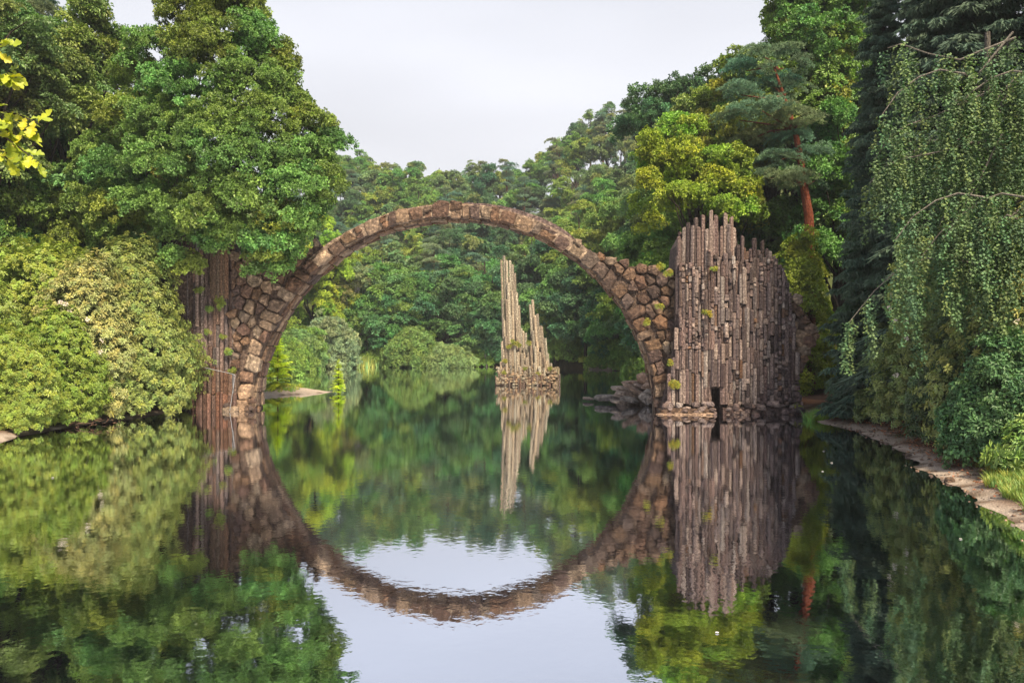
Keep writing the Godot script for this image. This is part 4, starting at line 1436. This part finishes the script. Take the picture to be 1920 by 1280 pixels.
func make_far_side() -> void:
	# ---- spruces and conifers, dark
	var s1 := at(1622, 640, 39.5)
	spruce("spruce_tree", "dark drooping spruce between the tall pier and the rhododendrons", "", Vector3(s1.x, ground(s1.x, s1.z), s1.z), 16.0, 2.0, Color(0.06, 0.11, 0.055), 0.02, 0.7, 520)
	var s2 := at(1655, 640, 38)
	spruce("spruce_tree", "tall nearly black spruce behind the weeping beech", "", Vector3(s2.x, ground(s2.x, s2.z), s2.z), 27.0, 2.6, Color(0.04, 0.07, 0.045), 0.05, 0.4, 560)
	var s3 := at(1800, 640, 35)
	spruce("spruce_tree", "broad black green spruce towering over the weeping beech", "", Vector3(s3.x, ground(s3.x, s3.z), s3.z), 29.0, 5.0, Color(0.04, 0.068, 0.045), 0.1, 0.35, 760)
	var s4 := at(1960, 640, 33)
	spruce("spruce_tree", "dark spruce beside the broad one at the edge of the wood", "", Vector3(s4.x, ground(s4.x, s4.z), s4.z), 27.0, 4.6, Color(0.042, 0.07, 0.045), 0.05, 0.4, 620)
	var s5 := at(1720, 640, 44)
	spruce("spruce_tree", "shaded spruce filling the gap behind the drooping spruce", "", Vector3(s5.x, ground(s5.x, s5.z), s5.z), 25.0, 4.2, Color(0.045, 0.075, 0.045), 0.03, 0.5, 600)
	# ---- weeping beech
	var wb := Vector3(15.6, 0, -26.5)
	wb.y = ground(wb.x, wb.z)
	var t := thing("weeping_beech", "weeping beech with pale arching branches and curtains of hanging leaves", "tree", wb)
	var wood := MB.new()
	wood.tube([Vector3(0, -0.4, 0), Vector3(-0.2, 4, 0), Vector3(0.1, 8, 0), Vector3(0, 13.5, 0)], [0.3, 0.25, 0.2, 0.08], 9, Color(0.2, 0.18, 0.16))
	var xf := []
	var cols := []
	var xg := []
	var cg := []
	var arches := [
		[[1905, 70], [1840, 95], [1800, 112], [1740, 100], [1690, 82], [1665, 90]], [[1860, 170], [1800, 195], [1755, 217], [1700, 235], [1665, 262], [1640, 300]],
		[[1830, 265], [1780, 280], [1735, 290], [1690, 298], [1655, 315], [1630, 345]], [[1850, 500], [1790, 485], [1740, 484], [1690, 500], [1640, 545], [1592, 605]],
		[[1900, 60], [1850, 120], [1800, 180], [1760, 240], [1720, 300], [1700, 360]], [[1880, 250], [1840, 330], [1800, 400], [1760, 440], [1730, 480], [1710, 520]]]
	for k in 20:
		var x0 := rr(1805, 2000)
		var y0 := rr(50, 420)
		var l := rr(60, 170)
		arches.append([[x0, y0], [x0 - l * 0.3, y0 - 8], [x0 - l * 0.55, y0 + 6], [x0 - l * 0.8, y0 + 35], [x0 - l, y0 + 80]])
	var ai := 0
	for a in arches:
		var dz := (-1.2 if ai < 6 else rr(-2.2, 1.6))
		var pts := []
		var rad := []
		for k in a.size():
			pts.append(at(a[k][0], a[k][1], 25.5 + dz + 0.15 * k) - wb)
			rad.append(0.035 * (1.0 - 0.8 * k / a.size()))
		wood.tube([Vector3(0, minf(pts[0].y - 0.4, 13.0), 0), (pts[0] + Vector3(0, pts[0].y, 0)) * 0.5, pts[0]], [0.07, 0.055, 0.035], 5, Color(0.2, 0.18, 0.16))
		wood.tube(pts, rad, 5, Color(0.33, 0.3, 0.27))
		var n := 26 if ai < 6 else 22
		for k in n:
			var f := clampf((rng.randi() % 7) / 6.0 + rr(-0.05, 0.05), 0, 0.999) * (pts.size() - 1)
			var b: Vector3 = pts[int(f)]
			var p := b.lerp(pts[mini(int(f) + 1, pts.size() - 1)], f - int(f)) + Vector3(rr(-0.12, 0.12), 0.03, rr(-0.3, 0.3))
			var len_m := rr(0.5, 1.5) if ai < 4 else rr(0.9, 3.0)
			var y := 0.0
			while y < len_m:
				var s := rr(0.7, 1.15)
				var bs := Basis(Vector3.UP, rr(0, TAU)) * Basis(Vector3.RIGHT, rr(-0.1, 0.1))
				var tr := Transform3D(bs.scaled(Vector3(1.5, s, 1.5)), p - Vector3(0, y, 0))
				if k % 2:
					xf.append(tr)
					cols.append(tint(Color(0.06, 0.1, 0.05), 0.4, 0.1))
				else:
					xg.append(tr)
					cg.append(tint(Color(0.075, 0.12, 0.05), 0.4, 0.15))
				y += s * 0.85
		ai += 1
	part(t, "trunk", wood.commit(), M.bark)
	many(t, "crown", C.strand0, M.strand, xf, cols)
	many(t, "crown", C.strand1, M.strand, xg, cg)
	# ---- rhododendrons on the bank
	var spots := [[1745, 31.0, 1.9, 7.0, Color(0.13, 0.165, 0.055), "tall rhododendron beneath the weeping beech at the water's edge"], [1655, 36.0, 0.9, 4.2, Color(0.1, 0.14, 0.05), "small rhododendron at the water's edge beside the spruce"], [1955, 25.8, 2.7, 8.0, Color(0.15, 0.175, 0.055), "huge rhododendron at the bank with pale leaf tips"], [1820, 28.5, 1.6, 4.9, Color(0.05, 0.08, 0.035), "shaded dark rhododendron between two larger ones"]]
	var ri := 0
	for q in spots:
		var p := at(q[0], 640, q[1])
		shrub("rhododendron", q[5], "", Vector3(p.x, maxf(ground(p.x, p.z), 0.05), p.z), Vector3(q[2], q[3], q[2] * 1.0), q[4], "whorl%d" % (ri % 3), 0.18, int(900 * q[2]), M.gloss, {"bump": 0.3, "low": -0.2, "lift": 0.2})
		ri += 1
	var mp := at(1895, 640, 24.0)
	shrub("maple_shrub", "deep green layered shrub leaning over the grass of the bank", "", Vector3(mp.x, maxf(ground(mp.x, mp.z), 0.05), mp.z), Vector3(1.5, 3.3, 1.4), Color(0.06, 0.125, 0.05), "pad0", 0.42, 420, M.leaf, {"bump": 0.3})
	var lp := at(1965, 640, 21.8)
	shrub("laurel", "low laurel with bright long leaves above the grassy bank", "", Vector3(lp.x, maxf(ground(lp.x, lp.z), 0.05), lp.z), Vector3(1.3, 1.2, 1.0), Color(0.11, 0.175, 0.045), "whorl2", 0.22, 420, M.gloss, {"bump": 0.3})
	var host: Node3D = get_node("rhododendron_002")
	flowers(host, [[1655, 595], [1672, 600], [1690, 598], [1662, 560], [1680, 706], [1700, 640]], 0.1)
	var host2: Node3D = get_node("rhododendron_004")
	flowers(host2, [[1900, 616], [1914, 660], [1890, 560]], 0.09)
	# ---- grass, litter
	grass_patch("grass", "yellowing grass on the sandy bank below the laurel", [[1950, 0, 18.0, 1.5, 420, 0.7], [1920, 0, 20.5, 1.5, 400, 0.75], [1880, 0, 22.5, 1.3, 160, 1.1], [1990, 0, 16.0, 1.3, 220, 0.85]], Color(0.15, 0.2, 0.045), 0.42)
	grass_patch("far_grass", "bright grass strip along the far shore beside the tall pier", [[1165, 0, 110, 3.0, 130], [1120, 0, 115, 2.5, 90], [1200, 0, 107, 3, 120]], Color(0.2, 0.27, 0.05), 1.2)
	grass_patch("reeds", "pale reeds on the far shore beside the rounded shrub", [[700, 0, 123, 3.2, 170], [660, 0, 121, 2.5, 110]], Color(0.19, 0.26, 0.08), 1.9)
	grass_patch("spit_grass", "short yellow green grass on the sandy spit", [[500, 0, 60.5, 1.4, 120], [530, 0, 61, 1.2, 100], [470, 0, 60, 1.6, 90]], Color(0.17, 0.23, 0.04), 0.45)
	grass_patch("bank_grass", "bright grass at the foot of the drooping spruce", [[1535, 0, 40.0, 0.7, 60], [1560, 0, 40.0, 0.7, 60]], Color(0.13, 0.22, 0.04), 0.6)
	var lm := MB.new()
	lm.leaf(Vector3(-0.5, 0, 0), Vector3.RIGHT, Vector3.UP, 1.0, 0.6, Color.WHITE, 0.2)
	var lmesh := lm.commit()
	var lx := []
	var lc := []
	for k in 2600:
		var f := rng.randf()
		var z := -lerpf(15, 37, f)
		var x := lerpf(10.0, 15.5, f) + rr(-0.3, 2.6)
		var sd := shore_distance(Vector2(x, z))
		if sd < 0.25 or rng.randf() > smoothstep(0.2, 1.0, sd):
			continue
		lx.append(Transform3D(turned(Vector3.UP + rdir() * 0.4, rr(0.06, 0.13)), Vector3(x, ground_of(x, z, sd) + 0.02, z)))
		lc.append(tint(Color(0.24, 0.1, 0.055), 0.4, 0.15))
	var peb := MB.new()
	for k in 700:
		var f := rng.randf()
		var z := -lerpf(13, 38, f)
		var x := lerpf(9.4, 14.9, f) + rr(-0.2, 2.4)
		var sd := shore_distance(Vector2(x, z))
		if sd < -0.15 or sd > 1.6:
			continue
		var s := rr(0.015, 0.05) * (2.2 if k % 13 == 0 else 1.0)
		boulder(Vector3(s * rr(0.8, 1.6), s * 0.7, s), tint(Color(0.3, 0.24, 0.2), 0.45), 0.3, peb, Transform3D(Basis(Vector3.UP, rr(0, 3)), Vector3(x, maxf(ground_of(x, z, sd), 0.0), z)))
	var pb2 := part(self, "pebbles", peb.commit(), M.stone)
	meta(pb2, "small stones strewn along the sandy bank", "pebbles")
	pb2.set_meta("kind", "stuff")
	var lo := many(self, "fallen_leaves", lmesh, M.leaf, lx, lc)
	meta(lo, "brown fallen leaves littering the sandy bank", "leaves")
	lo.set_meta("kind", "stuff")
	# petals on the water
	for q in [[1345, 1187], [1560, 868], [1545, 846], [1543, 884], [1802, 1011], [98, 896]]:
		var dd: float = F * EYE / (q[1] - 640.0)
		var p := at(q[0], 640, dd)
		p.y = 0.012
		var m := MB.new()
		for k in 5:
			var a := TAU * k / 5.0 + rr(-0.2, 0.2)
			m.leaf(Vector3.ZERO, Vector3(cos(a), 0.06, sin(a)).normalized(), Vector3.UP, 0.022 + 0.0007 * dd, 0.018 + 0.0006 * dd, Color(0.7, 0.66, 0.66), 0.1)
		var o := part(self, numbered("fallen_flower"), m.commit(), M.petal)
		o.position = p
		meta(o, "white fallen flower floating on the lake", "flower", "white flowers floating on the lake")

func make_branch() -> void:
	# the oak branch reaching into view close by
	var o := at(-60, 190, 6.2)
	var t := thing("oak_branch", "close oak twig with large lobed yellow green leaves hanging before the wood", "branch", o)
	var outline := PackedVector2Array()
	for q in [[0, 0.02], [0.12, 0.06], [0.22, 0.16], [0.3, 0.15], [0.36, 0.1], [0.46, 0.25], [0.56, 0.26], [0.6, 0.15], [0.7, 0.29], [0.8, 0.27], [0.83, 0.15], [0.93, 0.14], [1.0, 0.0]]:
		outline.append(Vector2(q[0], q[1]))
	var leaves := []
	for v in 3:
		var m := MB.new()
		var n := outline.size()
		for k in n:
			var x := outline[k].x
			var g := rr(0.9, 1.1)
			var bend := -0.22 * x * x + 0.05 * sin(x * 7.0 + v)
			m.vert(Vector3(x, bend, 0), Color(g * 1.2, g * 1.15, g))
			m.vert(Vector3(x + rr(-0.03, 0.03), bend + outline[k].y * (0.25 + 0.1 * v) + rr(-0.02, 0.02), outline[k].y * rr(0.85, 1.15)), Color(g, g, g))
			m.vert(Vector3(x + rr(-0.03, 0.03), bend + outline[k].y * (0.25 + 0.1 * v) + rr(-0.02, 0.02), -outline[k].y * rr(0.85, 1.15)), Color(g, g, g))
		for k in n - 1:
			var b := k * 3
			m.quad(b, b + 3, b + 4, b + 1)
			m.quad(b, b + 2, b + 5, b + 3)
		leaves.append(m.commit())
	var wood := MB.new()
	var twigs := [[[-60, 190], [-10, 205], [35, 215], [80, 235]], [[-60, 150], [-20, 150], [10, 140], [20, 128]], [[-60, 240], [-5, 250], [40, 280], [75, 310]], [[-40, 200], [0, 235], [30, 255], [55, 250]], [[-60, 260], [-20, 280], [10, 295], [35, 320]], [[-50, 120], [-10, 100], [20, 60], [50, 40]]]
	var mats := []
	for c in [Color(0.36, 0.4, 0.03), Color(0.24, 0.3, 0.025), Color(0.45, 0.42, 0.03)]:
		var lm := leafmat(0.5, Color(0.7, 0.75, 0.3), 0.45)
		lm.albedo_color = c.linear_to_srgb()
		mats.append(lm)
	var ti := 0
	for tw in twigs:
		var pts := []
		for q in tw:
			pts.append(at(q[0], q[1], 6.2 + rr(-0.2, 0.2)) - o)
		wood.tube(pts, [0.012, 0.009, 0.006, 0.003], 5, Color(0.09, 0.07, 0.06))
		for k in (13 if ti < 5 else 6):
			var f := (0.7 + 2.29 * k / 13.0)
			var p: Vector3 = pts[int(f)].lerp(pts[mini(int(f) + 1, 3)], f - int(f))
			var dir := (Vector3(0.5, -0.35, 0.2) + rdir() * 0.75).normalized()
			var up := (Vector3(-0.1, 0.7, 0.6) + rdir() * 0.5).normalized()
			var side := dir.cross(up).normalized()
			var s := rr(0.1, 0.16)
			part(t, "leaf", leaves[rng.randi() % 3], mats[rng.randi() % 3], Transform3D(Basis(dir * s, side.cross(dir) * s, side * s), p))
		ti += 1
	part(t, "twig", wood.commit(), M.bark)


# ---------------------------------------------------------------- sky
func make_sky() -> void:
	var im := Image.create(512, 256, false, Image.FORMAT_RGBF)
	var n := FastNoiseLite.new()
	n.seed = 4
	n.frequency = 1.0
	n.fractal_octaves = 4
	for y in 256:
		var e := PI * (0.5 - (y + 0.5) / 256.0)
		for x in 512:
			var a := TAU * x / 512.0
			var d := Vector3(cos(a) * cos(e), sin(e), sin(a) * cos(e))
			var c: Color
			if e > -0.02:
				var t := clampf(sin(e), 0.0, 1.0)
				c = Color(0.133, 0.133, 0.1365).lerp(Color(0.106, 0.112, 0.13), pow(t, 0.7))
				var b := n.get_noise_3d(d.x * 1.1, d.y * 5.0, d.z * 1.1)
				c = c * (1.0 + 0.2 * b)
			else:
				c = Color(0.02, 0.022, 0.017)
			im.set_pixel(x, y, c)
	var ps := PanoramaSkyMaterial.new()
	ps.panorama = ImageTexture.create_from_image(im)
	var sky := Sky.new()
	sky.sky_material = ps
	var env := Environment.new()
	env.background_mode = Environment.BG_SKY
	env.sky = sky
	env.tonemap_mode = Environment.TONE_MAPPER_LINEAR
	env.tonemap_exposure = 7.0
	env.fog_enabled = true
	env.fog_density = 0.00028
	env.fog_light_color = Color(0.86, 0.89, 0.95)
	env.sdfgi_enabled = true
	env.ssao_enabled = true
	env.ssil_enabled = true
	var we := WorldEnvironment.new()
	we.environment = env
	add_child(we)


func _ready() -> void:
	rng.seed = 20240607
	noise.seed = 7
	noise.frequency = 0.01
	noise.fractal_octaves = 3
	var cam := Camera3D.new()
	cam.position = Vector3(0, EYE, 0)
	cam.fov = rad_to_deg(2.0 * atan(640.0 / F))
	cam.near = 0.1
	cam.far = 2000.0
	add_child(cam)
	cam.current = true
	make_sky()
	var sun := DirectionalLight3D.new()
	sun.light_energy = 0.5
	sun.light_angular_distance = 10.0
	sun.light_color = Color(1.0, 0.93, 0.8)
	sun.shadow_enabled = true
	add_child(sun)
	sun.look_at_from_position(Vector3(13, 36, 30), Vector3.ZERO)
	make_materials()
	make_clumps()
	make_ground()
	make_bridge()
	make_spires()
	make_rocks()
	make_oak()
	make_background()
	make_near_side()
	make_far_side()
	make_far_forest()
	make_branch()
